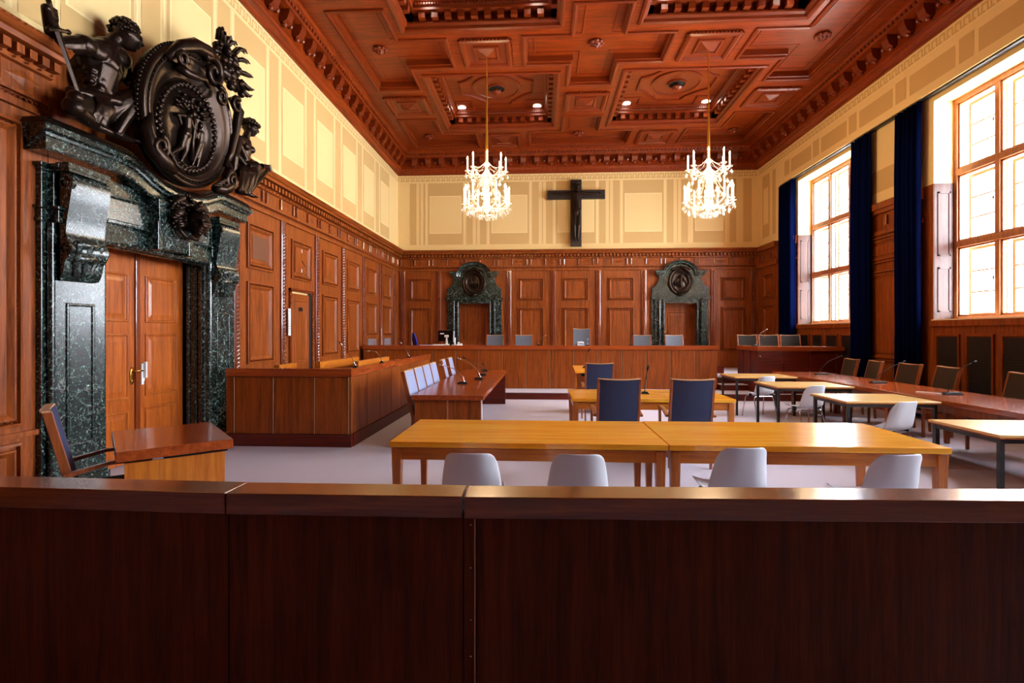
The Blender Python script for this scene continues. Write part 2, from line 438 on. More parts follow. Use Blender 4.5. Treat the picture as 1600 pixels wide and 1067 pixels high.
# ------------------------------------------------------------------ right wall with deep windows
WIN = [(11.80, 14.40), (6.97, 9.57), (2.14, 4.74)]
SILL, WTOP = 1.80, 5.72
rw = MB(); wd = MB(); X1 = 7.95
ys = [YN-.3]+[v for a in sorted(WIN) for v in a]+[17.1]
for k in range(0, len(ys), 2):
    rw.box(XRR, X1, ys[k], ys[k+1], 4.25, ZC); wd.box(XRR, X1, ys[k], ys[k+1], 0, 4.25)
for a, b in WIN:
    rw.box(XRR, X1, a, b, WTOP, ZC); wd.box(XRR, X1, a, b, 0, SILL)
rw.box(XR, XRR, YN, 15.25, 5.83, ZC); rw.box(XR, XRR, 15.25, 17.0, 4.25, ZC); wd.box(XR, XRR, 15.25, 17.0, 0, 4.25)
rwo = rw.build('wall_right', M_cream, kind='structure')
for a, b in WIN:
    for y0, y1 in ((a-.001, a+.004), (b-.004, b+.001)):
        wd.box(XRR-.01, 7.36, y0, y1, SILL, 4.25)
wd.build('wood_dado', W_panel, rwo)
mb = MB(mapR)
piers = [(9.80, 11.75), (4.79, 6.92), (14.45, 15.2)]
for a, b in piers:
    c = (a+b)/2; h = (b-a)/2-.18
    if h < .3: h = (b-a)/2-.06
    panel(mb, c-h, c+h, 3.02, 3.55, bead=False); panel(mb, c-h, c+h, 1.0, 2.86, bead=False)
    mb.box(a, b, 0, .04, 3.60, 3.68); mb.box(a, b, 0, .1, 4.12, 4.25); mb.box(a, b, 0, .06, 4.04, 4.12)
    for t in (.2,.5,.8): mb.box(a+(b-a)*t-.02, a+(b-a)*t+.02, 0, .05, 3.78, 3.97, 1)
    mb.box(a, b, 0, .04, 0, .2)
for a, b in WIN:
    mb.box(a-.05, b+.05, 0, .05, 1.70, 1.80); mb.box(a, b, 0, .03, 0, .2)
    w = (b-a)/4
    for k in range(4):
        c = a+w*(k+.5); h = w*.4
        rs = [[(c-h+i,dd,.35+i),(c+h-i,dd,.35+i),(c+h-i,dd,1.56-i),(c-h+i,dd,1.56-i)] for i, dd in ((0,0),(0,.03),(.03,.03),(.04,.004))]
        mb.rings(rs, True, False, True)
mbo = mb.build('wainscot', [W_panel, W_carve], rwo)
mb = MB(lambda s, d, z: (XR-d, s, z))
panel(mb, 15.42, 16.2, 2.62, 3.36, bead=False); panel(mb, 15.42, 16.2, 1.0, 2.41, bead=False); mb.box(15.25, 16.6, 0, .05, 3.6, 3.74); mb.box(15.25,16.6,0,.12,4.1,4.25)
for t in (15.4,15.6,16.1,16.3): mb.box(t-.02,t+.02,0,.05,3.78,3.97,1)
mb.build('corner_wainscot', [W_panel, W_carve], rwo)
# painted band above the windows
mb = MB(lambda s, d, z: (XR-d, s, z)); D = .004
def q(a, b, z0, z1, mi=0, d=D): mb.add([(a,d,z0),(b,d,z0),(b,d,z1),(a,d,z1)], [(0,1,2,3)], mi)
k = YN
while k < YB-.2:
    z = 6.55; q(k, k+.03, z, z+.15); q(k+.03, k+.135, z+.12, z+.15); q(k+.105, k+.135, z+.03, z+.12); q(k+.06, k+.17, z, z+.03); k += .17
q(YN, YB, 6.515, 6.53, 1)
for k in range(-7, 4):
    y = 8.95+1.51*k
    if y+1.5 > 16: break
    if y < YN: continue
    q(y-.055, y+1.0, 5.99, 6.36); q(y+1.09, y+1.38, 5.99, 6.40)
q(15.4, 15.62, 4.5, 6.4); q(15.8, 16.3, 4.5, 6.4); q(15.88, 16.22, 4.9, 6.0, 2, D*2)
q(15.66, 15.70, 4.5, 6.4, 1)
mb.build('painted_frieze', [M_tan, M_line, M_cream], rwo)
mb = MB(lambda s, d, z: (XRR-d, s, z))
for a, b in piers[:2]:
    q(a+.2, b-.2, 4.5, 4.95)
mb.build('pier_stencil', [M_tan, M_line, M_cream], rwo)
# radiator grilles
gi = 0
for wi, (a, b) in enumerate(WIN[:2]):
    w = (b-a)/4
    for k in range(4):
        c = a+w*(k+.5); h = w*.4-.045; m = MB(mapR)
        m.box(c-h, c+h, .004, .008, .4, 1.51)
        for j in range(26): m.box(c-h, c+h, .008, .018, .42+j*.042, .44+j*.042)
        o = m.build('radiator_grille', M_grille, rwo)
# curtain rail / gap
MB().box(6.90, 6.99, YN, 15.2, 5.80, 5.83).build('curtain_rail', M_black, rwo)

def window(n, a, b):
    f = MB(); X0 = 7.36
    cw = (b-a)/3; rh = (SILL+.03, 3.14, 4.42, WTOP-.01)
    f.box(X0, X0+.09, a, b, SILL, SILL+.07); f.box(X0, X0+.09, a, b, WTOP-.08, WTOP)
    f.box(X0, X0+.09, a, a+.07, SILL+.07, WTOP-.08); f.box(X0, X0+.09, b-.07, b, SILL+.07, WTOP-.08)
    for k in (1,2): f.box(X0, X0+.09, a+cw*k-.045, a+cw*k+.045, SILL+.07, WTOP-.08)
    for z in rh[1:3]: f.box(X0-.012, X0+.10, a+.07, b-.07, z-.055, z+.055)
    fr = f.build('window_'+str(n), M_winwood, bevel=.006, kind='structure')
    s = MB()
    s.box(XRR-.03, X0, a-.02, b+.02, SILL-.012, SILL+.018); s.build('window_sill', M_whitewall, fr)
    g = MB(); g.box(X0+.09, X1, a+.001, a+.012, SILL, WTOP); g.box(X0+.09, X1, b-.012, b-.001, SILL, WTOP); g.box(X0+.09, X1, a, b, SILL-.01, SILL+.012); g.box(X0+.09, X1, a, b, WTOP-.012, WTOP-.001)
    g.build('outer_reveal', M_whitewall, fr)
    for c in range(3):
        for r in range(3):
            y0 = a+cw*c+(.07 if c == 0 else .045); y1 = a+cw*(c+1)-(.07 if c == 2 else .045)
            z0 = rh[r]+(.04 if r == 0 else .055); z1 = rh[r+1]-(.07 if r == 2 else .055)
            o = MB(); x = X0+.20; w = .055
            o.box(x,x+.045,y0,y0+w,z0,z1); o.box(x,x+.045,y1-w,y1,z0,z1); o.box(x,x+.045,y0+w,y1-w,z0,z0+w); o.box(x,x+.045,y0+w,y1-w,z1-w,z1)
            for t in (1/3, 2/3): zz = z0+w+(z1-z0-2*w)*t; o.box(x+.008,x+.036,y0+w,y1-w,zz-.012,zz+.012)
            # inner sash
            x2 = X0+.03; w2 = .03
            o.box(x2,x2+.05,y0,y0+w2,z0,z1); o.box(x2,x2+.05,y1-w2,y1,z0,z1); o.box(x2,x2+.05,y0,y1,z0,z0+w2); o.box(x2,x2+.05,y0,y1,z1-w2,z1)
            sa = o.build('casement', M_winwood, fr)
            MB().box(x+.018, x+.022, y0+w, y1-w, z0+w, z1-w).build('pane', M_glass, sa)
            h = MB(); zc = (z0+z1)/2
            h.tube([(X0-.005,y0+.01,zc),(X0-.045,y0+.01,zc)], .009); h.tube([(X0-.045,y0+.005,zc),(X0-.05,y0+.09,zc-.01)], [.011,.007])
            h.box(X0-.01,X0-.004,y0-.004,y0+.024,zc-.04,zc+.04)
            h.build('handle', M_brass, sa)
    for y, sg in ((a, 1), (b, -1)):
        m = MB()
        for z0, z1 in ((1.95,2.75),(2.95,4.1)):
            for z, dz in ((z0,.03),(z1-.03,.03)): m.box(XRR+.06, 7.30, min(y, y+sg*.022), max(y, y+sg*.022), z, z+dz)
            for x in (XRR+.06, 7.27): m.box(x, x+.03, min(y, y+sg*.022), max(y, y+sg*.022), z0, z1)
        m.box(XRR, 7.355, min(y, y+sg*.010), max(y, y+sg*.010), SILL+.02, 4.25)
        m.build('shutter_panel', M_shutter, fr)
for n, (a, b) in enumerate(WIN): window(n+1, a, b)

# curtains
def curtain(y0, y1, label, seed):
    random.seed(seed); m = MB(); n = 90; L = y1-y0; ph = random.random()*6; zs = [5.79, 4.6, 3.2, 1.8, .05]
    rs = []
    for z in zs:
        ring = []
        for k in range(n+1):
            t = k/n; y = y0+L*t
            a = .055*math.sin(t*L*52+ph+.25*math.sin(z*.9+k*.02))+.018*math.sin(t*L*23+2*ph)
            ring.append((6.90+a*(1 if z < 5 else .8), y+.012*math.sin(z*1.3+ph), z))
        rs.append(ring)
    m.rings(rs, False)
    o = m.build('curtain', M_curtain, smooth=True)
    sd = o.modifiers.new('thick', 'SOLIDIFY'); sd.thickness = .006
    tag(o, label, 'curtain', 'navy curtains beside the windows')
curtain(14.42, 15.22, 'navy curtain furthest back, bunched behind the corner desk', 3)
curtain(11.12, 11.82, 'navy curtain covering the near side of the far window', 5)
curtain(9.72, 10.36, 'navy curtain at the far side of the nearest window, bright blue lit edge', 9)

# ------------------------------------------------------------------ ceiling
xc = 1.14; RX0, RX1, RY0, RY1 = XL+.42, XR-.42, YN+.42, YB-.42
rec = []; coff = []; cross = []; pyr = []; lime = []
for k in range(5):
    yc = 13.07-4.8*k; yg = 10.67-4.8*k
    for sx in (-1,1):
        c = (xc+sx*2.27-1.48, xc+sx*2.27+1.48, yc-1.475, yc+1.475)
        if c[2] < RY0+.3: continue
        coff.append(c); rec.append(c+(.42,))
    for X0, l, r in ((xc,1.45,1.45),(xc-4.54,.48,1.46),(xc+4.54,1.46,.48)):
        lo = max(RY0+.2, yg-1.48)
        if yg-.6 < RY0: continue
        cross.append(((X0,yg),[(X0-.48,lo),(X0+.48,lo),(X0+.48,yg-.51)]+([(X0+r,yg-.51),(X0+r,yg+.51)] if r > .5 else [])+[(X0+.48,yg+.51),(X0+.48,yg+1.48),(X0-.48,yg+1.48)]+([(X0-.48,yg+.51),(X0-l,yg+.51),(X0-l,yg-.51),(X0-.48,yg-.51)] if l > .5 else [])))
        if r <= .5:
            cc = cross[-1][1]; pts = [(X0-.48,lo),(X0+.48,lo),(X0+.48,yg+1.48),(X0-.48,yg+1.48),(X0-.48,yg+.51),(X0-l,yg+.51),(X0-l,yg-.51),(X0-.48,yg-.51)]; cross[-1] = (cc and (X0,yg), pts)
        if l <= .5:
            pts = [(X0-.48,lo),(X0+.48,lo),(X0+.48,yg-.51),(X0+r,yg-.51),(X0+r,yg+.51),(X0+.48,yg+.51),(X0+.48,yg+1.48),(X0-.48,yg+1.48)]; cross[-1] = ((X0,yg), pts)
        rec.append((X0-.48,X0+.48,lo,yg+1.48,.15)); rec.append((X0-l,X0+r,yg-.51,yg+.51,.15))
    pyr += [(xc-2.27,yg),(xc+2.27,yg),(xc,yc),(xc-4.54,yc),(xc+4.54,yc)]
# far border: half crosses
for X0, l, r in ((xc,1.45,1.45),(xc-4.54,.48,1.46),(xc+4.54,1.46,.48)):
    yg = 15.47; pts = [(X0-l,yg-.5)] if l > .5 else []
    base = [(X0-.48,yg-1.52),(X0+.48,yg-1.52)]
    pts = base+([(X0+.48,yg-.5),(X0+r,yg-.5),(X0+r,yg+.5)] if r > .5 else [(X0+.48,yg+.5)])+([(X0-l,yg+.5),(X0-l,yg-.5),(X0-.48,yg-.5)] if l > .5 else [(X0-.48,yg+.5)])
    cross.append(((X0,yg),pts)); rec.append((X0-.48,X0+.48,yg-1.52,yg+.5,.15)); rec.append((X0-l,X0+r,yg-.5,yg+.5,.15))
pyr += [(xc-2.27,15.53),(xc+2.27,15.53)]
bx = sorted(set([round(v,4) for r in rec for v in r[:2]]+[RX0,RX1])); by = sorted(set([round(v,4) for r in rec for v in r[2:4]]+[RY0,RY1]))
bx = [v for v in bx if RX0 <= v <= RX1]; by = [v for v in by if RY0 <= v <= RY1]
def dep(x, y):
    d = 0
    for r in rec:
        if r[0] < x < r[1] and r[2] < y < r[3]: d = max(d, r[4])
    return d
D = [[dep((bx[i]+bx[i+1])/2, (by[j]+by[j+1])/2) for j in range(len(by)-1)] for i in range(len(bx)-1)]
ce = MB()
for i in range(len(bx)-1):
    for j in range(len(by)-1):
        z = ZC+D[i][j]; x0,x1,y0,y1 = bx[i],bx[i+1],by[j],by[j+1]
        ce.add([(x0,y0,z),(x1,y0,z),(x1,y1,z),(x0,y1,z)], [(0,1,2,3)], 0)
        if i < len(bx)-2 and D[i+1][j] != D[i][j]: w = ZC+D[i+1][j]; ce.add([(x1,y0,z),(x1,y1,z),(x1,y1,w),(x1,y0,w)], [(0,1,2,3)], 1)
        if j < len(by)-2 and D[i][j+1] != D[i][j]: w = ZC+D[i][j+1]; ce.add([(x0,y1,z),(x1,y1,z),(x1,y1,w),(x0,y1,w)], [(0,1,2,3)], 0)
ce.box(-5.3, 8.2, YN-.4, 17.2, ZC+.6, ZC+.7)
ceil = ce.build('ceiling', [W_ceil, W_ceil_y], kind='structure')
# mouldings of recesses
mo = MB()
for (cx, cy), pts in cross:
    mo.sweep(pts, [(-.075,ZC),(-.07,ZC-.03),(-.03,ZC-.04),(-.005,ZC-.02),(.0,ZC+.02),(.03,ZC+.03),(.035,ZC+.15)])
    mo.sweep(pts, [(.16,ZC+.152),(.165,ZC+.138),(.19,ZC+.138),(.195,ZC+.152)])
mo.build('recess_moulding', W_ceil_d, ceil)
for (x0,x1,y0,y1) in coff:
    m = MB(); pts = [(x0,y0),(x1,y0),(x1,y1),(x0,y1)]
    m.sweep(pts, [(-.10,ZC),(-.095,ZC-.035),(-.05,ZC-.05),(-.01,ZC-.03),(.0,ZC+.02),(.05,ZC+.05),(.055,ZC+.08),(.02,ZC+.08)])
    m.sweep(pts, [(.02,ZC+.22),(.20,ZC+.225),(.20,ZC+.27),(.17,ZC+.28),(.22,ZC+.34),(.26,ZC+.36),(.26,ZC+.42)])
    n = 11; px = (x1-x0-.2)/n
    for k in range(n+1):
        t = x0+.1+k*px
        for (a,b) in ((y0,y0+.16),(y1-.16,y1)): m.box(t-.06,t+.06,a,b,ZC+.10,ZC+.22)
        t2 = y0+.1+k*(y1-y0-.2)/n
        for (a,b) in ((x0,x0+.16),(x1-.16,x1)): m.box(a,b,t2-.06,t2+.06,ZC+.10,ZC+.22)
    n = 48
    for k in range(n):
        t = x0+.25+k*(x1-x0-.5)/n
        for a in (y0+.23,y1-.23): m.box(t,t+.03,a-.015,a+.015,ZC+.30,ZC+.335)
    m.build('coffer_moulding', W_ceil_d, ceil)
    m = MB(); cx, cy = (x0+x1)/2, (y0+y1)/2; a, b = .95, .55
    octg = [(cx+u*a,cy+v*a) for u, v in ((-.35,-1),(.35,-1),(.45,-.78),(.78,-.45),(1,-.35),(1,.35),(.78,.45),(.45,.78),(.35,1),(-.35,1),(-.45,.78),(-.78,.45),(-1,.35),(-1,-.35),(-.78,-.45),(-.45,-.78))]
    m.sweep(octg, [(0,ZC+.42),(.005,ZC+.385),(.05,ZC+.375),(.06,ZC+.42)])
    for sx in (-1,1):
        for sy in (-1,1):
            qx, qy = cx+sx*.97, cy+sy*.97
            m.sweep([(qx-.24,qy-.24),(qx+.24,qy-.24),(qx+.24,qy+.24),(qx-.24,qy+.24)], [(0,ZC+.42),(.004,ZC+.39),(.04,ZC+.385),(.05,ZC+.42)])
    m.lathe([(.62,ZC+.42),(.62,ZC+.385),(.55,ZC+.375),(.54,ZC+.40),(.24,ZC+.40),(.235,ZC+.36),(.2,ZC+.36)], (cx,cy,0), 40, cap=False)
    m.build('octagon_moulding', W_ceil_d, ceil)
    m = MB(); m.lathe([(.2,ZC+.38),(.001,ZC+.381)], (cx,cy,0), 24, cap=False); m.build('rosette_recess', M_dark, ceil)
    m = MB(); m.lathe([(.03,ZC+.38),(.05,ZC+.33),(.12,ZC+.30),(.13,ZC+.27),(.09,ZC+.23),(.02,ZC+.2)], (cx,cy,0), 20)
    for k in range(8): m.ball((cx+.1*math.cos(k*PI/4),cy+.1*math.sin(k*PI/4),ZC+.29),.045,.045,.03,6,4)
    m.build('coffer_boss', W_ceil_d, ceil)
for (cx, cy) in pyr:
    if cy < RY0+.6 or cy > RY1-.2: continue
    m = MB(); h = .52
    m.sweep([(cx-h,cy-h),(cx+h,cy-h),(cx+h,cy+h),(cx-h,cy+h)], [(0,ZC),(.004,ZC-.05),(.05,ZC-.07),(.10,ZC-.055),(.12,ZC-.02),(.26,ZC-.005),(.27,ZC-.04),(.31,ZC-.045),(.32,ZC-.02),(.519,ZC-.10)])
    for k in range(14):
        t = -h+.06+k*(2*h-.12)/13
        for u in (-h-.012, h+.012): m.box(cx+t-.02,cx+t+.02,cy+u-.014,cy+u+.014,ZC-.045,ZC); m.box(cx+u-.014,cx+u+.014,cy+t-.02,cy+t+.02,ZC-.045,ZC)
    m.build('pyramid_panel', W_ceil_d, ceil)
for (cx, cy), pts in cross:
    z = ZC+.15; m = MB()
    m.lathe([(.13,z),(.14,z-.03),(.10,z-.05),(.06,z-.09),(.05,z-.12),(.01,z-.14)], (cx,cy,0), 16)
    for k in range(8): a = k*PI/4; m.ball((cx+.115*math.cos(a),cy+.115*math.sin(a),z-.035),.05,.05,.032,8,5)
    for k in range(6): a = k*PI/3; m.ball((cx+.055*math.cos(a),cy+.055*math.sin(a),z-.08),.03,.03,.028,6,4)
    m.build('ceiling_rosette', W_ceil_d, ceil, smooth=True)
# main cornice with modillions
mb = MB()
room = [(XL,YN),(XR,YN),(XR,YB),(XL,YB)]
mb.sweep(room, [(0,ZW),(.035,ZW),(.04,ZW+.03),(.06,ZW+.045),(.12,ZW+.11),(.13,ZW+.15),(.15,ZW+.17),(.15,ZW+.25),(.14,ZW+.26),(.14,ZW+.47),(.35,ZW+.48),(.36,ZW+.52),(.34,ZW+.53),(.38,ZW+.60),(.42,ZW+.63),(.43,ZW+.70),(.45,ZW+.72)])
co = mb.build('cornice', W_ceil_y, ceil)
mb = MB()
def modillion(f, s):
    m = mb; m.fn = f
    m.prism([(.14,ZW+.27),(.22,ZW+.25),(.29,ZW+.30),(.33,ZW+.40),(.335,ZW+.475),(.14,ZW+.475)], 'x', s-.085, s+.085)
    m.ball((s, .20, ZW+.25), .055, .055, .05, 8, 5); m.ball((s+.232, .19, ZW+.36), .05, .05, .06, 8, 5)
    for j in range(4): m.box(s-.2+.116*j, s-.2+.116*j+.05, .355, .385, ZW+.545, ZW+.60)
    m.fn = None
fL = lambda s, d, z: (XL+d, s, z); fB = lambda s, d, z: (s, YB-d, z); fR = lambda s, d, z: (XR-d, s, z)
t = 16.2
while t > YN+.6: modillion(fL, t); modillion(fR, t); t -= .465
t = XL+.62
while t < XR-.4: modillion(fB, t); t += .44
mb.build('modillion_course', W_ceil_d, ceil)
# ------------------------------------------------------------------ heads and figures
def head(mb, c, fwd, up, h, mouth=True):
    """a head with brow, eye sockets, nose, lips, chin, ears; c = centre, h = height"""
    f = Vector(fwd).normalized(); u = Vector(up); u = (u-f*u.dot(f)).normalized(); r = f.cross(u)
    c = Vector(c); n, m = 72, 52; rs = []
    def G(x, z, x0, z0, sx, sz): return math.exp(-((x-x0)/sx)**2-((z-z0)/sz)**2)
    for j in range(m+1):
        t = PI*(.015+.97*j/m); ring = []
        for k in range(n):
            a = 2*PI*k/n
            z = -.5*math.cos(t); q_ = math.sin(t)
            if z < 0: fr = max(0, math.cos(a)); q_ = q_*(1-fr)+fr*math.sqrt(max(0, 1-min(1, -2*z)**4.2))
            x = .36*q_*math.sin(a); y = .43*q_*math.cos(a)
            if z < -.05: w = min(1, (-.05-z)/.42); x *= 1-.34*w; y = y*(1-.16*w)+(.0 if y > 0 else .10*w)
            if y > .05:
                ax = abs(x)
                y += .12*G(x,z,0,-.10,.06,.085)+.07*G(x,z,0,.0,.045,.10)-.12*G(ax,z,.14,.02,.075,.05)+.07*G(ax,z,.13,.10,.14,.04)+.045*G(ax,z,.2,-.10,.09,.09)
                y += .07*G(x,z,0,-.24,.10,.025)-.07*G(x,z,0,-.275,.12,.014)+.06*G(x,z,0,-.31,.085,.025)-.04*G(x,z,0,-.355,.1,.025)+.085*G(x,z,0,-.42,.11,.06)+.05*G(ax,z,.14,.02,.045,.03)
            ring.append(tuple(c+(r*x+f*y+u*z)*h))
        rs.append(ring)
    mb.rings(rs, True, True, True)
    for sg in (-1,1): mb.ball(c+(r*(.35*sg)+u*(-.03)-f*.02)*h, .03*h, .07*h, .1*h, 8, 6)
def hair(mb, c, fwd, up, h, n=90, lo=-.12, size=.085, seed=1, front=.32):
    rnd = random.Random(seed); f = Vector(fwd).normalized(); u = Vector(up); u = (u-f*u.dot(f)).normalized(); r = f.cross(u); c = Vector(c)
    k = 0
    while k < n:
        z = rnd.uniform(lo, 1); a = rnd.uniform(0, 2*PI); q = math.sqrt(max(0, 1-z*z)); y = q*math.cos(a); x = q*math.sin(a)
        if y > .35 and z < front*1.6: continue
        s = size*rnd.uniform(.7, 1.3)*h
        mb.ball(c+(r*x*.37+f*y*.45+u*z*.5)*h, s, s, s*.8, 6, 5); k += 1
def hand(mb, w, d, s, curl, side, r=.035):
    """palm, five fingers bent by curl and a thumb from the side of the palm. w wrist, d direction, s across the knuckles, curl direction"""
    w = Vector(w); d = Vector(d).normalized(); s = Vector(s); s = (s-d*s.dot(d)).normalized(); c = Vector(curl).normalized()
    pe = w+d*r*2.4
    for k in range(4):
        b = s*(k-1.5)*r*.62; mb.limb(w+b*.6, pe+b, r*.55, r*.42, 8)
        L = (1.5,1.75,1.65,1.25)[k]*r; p0 = pe+b; p1 = p0+(d*.75+c*.65).normalized()*L*.8; p2 = p1+(d*-.1+c).normalized()*L*.65; p3 = p2+(c*.4-d).normalized()*L*.5
        mb.limb(p0, p1, r*.34, r*.31, 7); mb.limb(p1, p2, r*.31, r*.27, 7); mb.limb(p2, p3, r*.27, r*.22, 7)
    t0 = w+d*r*.7+s*side*r*1.1; t1 = t0+(d*.7+s*side*.7+c*.3).normalized()*r*1.3; t2 = t1+(d*.6+c*.8).normalized()*r*1.1
    mb.limb(t0, t1, r*.42, r*.34, 7); mb.limb(t1, t2, r*.34, r*.26, 7)
def remesh(o, vox, it=2):
    r = o.modifiers.new('one surface', 'REMESH'); r.mode = 'VOXEL'; r.voxel_size = vox; r.use_smooth_shade = True
    s = o.modifiers.new('soften', 'SMOOTH'); s.iterations = it; s.factor = .5
    return o
def V(*a): return Vector(a)
def mixp(a, b, t): return Vector(a).lerp(Vector(b), t)
# ------------------------------------------------------------------ great marble portal on the left wall
pt = thing('marble_portal', 'dark green marble portal around the double door on the left wall', 'doorway', (0,0,0))
for y0, y1, f0, f1 in ((4.50,5.09,4.574,5.075),(6.82,7.40,6.83,7.33)):
    m = MB(); m.box(XL+.001,-4.63,y0,y1,0,3.16); m.prism([(-4.63,f0),(-4.585 if f0 < 5 else -4.555,f0),(-4.522,f1),(-4.63,f1)], 'z', 0, 3.16)
    m.tube([(-4.60,f0-.005,.2),(-4.60,f0-.005,2.62)], .03, 10); m.tube([(-4.60,f1+.005,.2),(-4.60,f1+.005,2.62)], .03, 10)
    m.box(XL+.001,-4.50,y0-.03,y1+.03,0,.16); m.box(XL+.001,-4.515,y0-.015,y1+.015,.16,.2)
    for z0, z1, e in ((2.62,2.66,.018),(2.66,2.74,.008),(2.74,2.77,.03),(3.10,3.13,.012),(3.13,3.17,.03)):
        m.box(XL+.001,-4.535+e,f0-e,f1+e,z0,z1); m.box(XL+.001,-4.63+e,y0-e,y1+e,z0,z1)
    fx = lambda y: (-4.585 if f0 < 5 else -4.555)+(y-f0)/(f1-f0)*(.063 if f0 < 5 else .033)
    rs = [[(fx(f0+i)+d,f0+i,.36+i),(fx(f1-i)+d,f1-i,.36+i),(fx(f1-i)+d,f1-i,1.98-i),(fx(f0+i)+d,f0+i,1.98-i)] for i, d in ((.11,.001),(.112,.012),(.125,.014),(.14,.012),(.142,.002))]
    m.rings(rs, True, False, False)
    m.build('pier', M_marble, pt, bevel=.006)
    yc = (f0+f1)/2; c = MB(); hw = .205
    prof = [(-4.54,3.10),(-4.36,3.10),(-4.31,3.06),(-4.30,3.0),(-4.315,2.9),(-4.36,2.75),(-4.40,2.6),(-4.405,2.5),(-4.36,2.46),(-4.33,2.40),(-4.335,2.34),(-4.37,2.29),(-4.42,2.27),(-4.43,2.22),(-4.45,2.16),(-4.50,2.10),(-4.54,2.08)]
    for _ in range(2): prof = [prof[0]]+[q_ for a_, b_ in zip(prof[1:-1], prof[2:]) for q_ in ((a_[0]*.75+b_[0]*.25,a_[1]*.75+b_[1]*.25),(a_[0]*.25+b_[0]*.75,a_[1]*.25+b_[1]*.75))]+[prof[-1]]
    prof = [(-4.54+(x+4.54)*.6, z) for x, z in prof]; yc -= .04; hw = .19
    n0 = len(c.v); c.prism(prof, 'y', yc-hw, yc+hw); c.v = [(x+(.12*(y-yc) if x > -4.53 else 0), y, z) for x, y, z in c.v]
    for sg in (-1,1):
        for (x, z, r) in ((-4.46,3.0,.07),(-4.465,2.38,.065)):
            c.M = Matrix.Translation((x, yc+sg*hw, z)) @ Matrix.Rotation(PI/2, 4, 'X')
            c.lathe([(r,-.02),(r,.02),(r*.72,.024),(r*.68,.01),(r*.4,.012),(r*.3,.03),(.005,.032)], n=18); c.M = None
    c.box(-4.54,-4.42,yc-hw-.03,yc+hw+.03,3.10,3.13); c.box(-4.54,-4.41,yc-hw-.045,yc+hw+.045,3.13,3.18)
    for k in range(3): c.limb((-4.43,yc-.12+.12*k,2.42),(-4.50,yc-.08+.08*k,2.14), .045, .02, 8)
    c.ball((-4.43,yc,2.43),.045,.18,.05,10,6); c.ball((-4.45,yc,2.30),.045,.15,.05,10,6)
    o_ = c.build('scroll_console', M_marble, pt, smooth=True); o_.data.set_sharp_from_angle(angle=.6)
m = MB()   # door casing in the reveal
for y, sg in ((5.06,1),(6.85,-1)):
    m.box(-5.05,-4.60,y-sg*.02,y+sg*.03,0,2.6) if sg > 0 else m.box(-5.05,-4.60,y-.03,y+.02,0,2.6)
    for x, r in ((-4.57,.034),(-4.64,.05),(-4.76,.028),(-4.86,.02)): m.tube([(x,y+sg*.03,0),(x,y+sg*.03,2.56)], r, 12)
    m.box(-4.70,-4.68,y+sg*.0-.05,y+.05,0,2.56)
m.box(-5.05,-4.54,5.03,6.88,2.55,2.66)
for x, r in ((-4.57,.034),(-4.64,.05),(-4.76,.028)): m.tube([(x,5.05,2.545),(x,6.86,2.545)], r, 12)
m.build('door_casing', M_marble, pt)
m = MB(); m.box(-4.70,-4.58,5.05,6.86,2.64,3.2)   # frieze with framed fields
for z0, z1, e in ((2.64,2.67,.05),(2.67,2.70,.035),(2.70,2.72,.02)): m.box(-4.58,-4.58+e,5.06,6.85,z0,z1)
for a, b in ((5.12,5.66),(6.24,6.80)):
    m.rings([[(-4.58+d,a+i,2.75+i),(-4.58+d+e,b-i,2.75+i),(-4.58+d+e,b-i,3.06-i),(-4.58+d,a+i,3.06-i)] for i, d, e in ((0,.001,0),(.0,.02,.05),(.03,.024,.05),(.045,.004,.05))], True, False, True)
m.build('frieze_panel', M_marble, pt)
m = MB(); m.add([(-4.58,5.72,2.56),(-4.42,5.72,2.56),(-4.42,6.20,2.56),(-4.58,6.20,2.56),(-4.58,5.62,3.12),(-4.36,5.62,3.12),(-4.36,6.30,3.12),(-4.58,6.30,3.12)], [(0,3,2,1),(4,5,6,7),(0,1,5,4),(1,2,6,5),(2,3,7,6),(3,0,4,7)])
m.box(-4.58,-4.40,5.66,5.74,2.54,3.05); m.box(-4.58,-4.40,6.18,6.26,2.54,3.05)
m.build('keystone', M_marble, pt, bevel=.008)
path = [(1.028*y, 1.58+1.028*(z-1.58)) for y, z in [(4.20,3.20),(4.7,3.215),(5.12,3.225),(5.22,3.21),(5.34,3.165),(5.48,3.105),(5.64,3.055),(5.84,3.03),(6.04,3.03),(6.24,3.055),(6.40,3.105),(6.53,3.165),(6.64,3.21),(6.73,3.225),(7.0,3.215),(7.40,3.20)]]
def ledge(prof):
    m = MB(); rs = []; fx = max(x for x, _ in prof); n = len(prof)
    for i, (y, z) in enumerate(path):
        sg = 1 if i == 0 else -1 if i == len(path)-1 else 0
        ins = [-4.40-x for x, _ in prof]; ins[0] = ins[1]; ins[-1] = ins[-2]
        rs.append([(x, y+sg*ins[j], z+dz) for j, (x, dz) in enumerate(prof)])
    return m.rings(rs, True, True, True)
ledge([(XL+.002,-.0),(-4.47,0),(-4.46,.02),(-4.46,.115),(-4.435,.12),(-4.43,.145),(-4.42,.15),(-4.40,.165),(-4.40,.20),(-4.415,.205),(-4.42,.225),(XL+.002,.225)]).build('curved_cornice', M_marble, pt)
m = ledge([(XL+.002,.226),(-4.425,.226),(-4.43,.24),(-4.46,.285),(-4.47,.30),(XL+.002,.30)])
for k in range(len(path)-1):
    n = max(1, int((path[k+1][0]-path[k][0])/.03))
    for j in range(n):
        t = j/n; y = path[k][0]+(path[k+1][0]-path[k][0])*t; z = path[k][1]+(path[k+1][1]-path[k][1])*t
        m.octa((-4.447, y, z+.262), .012, .012, .026)
m.build('leaf_band', M_bronze, pt)
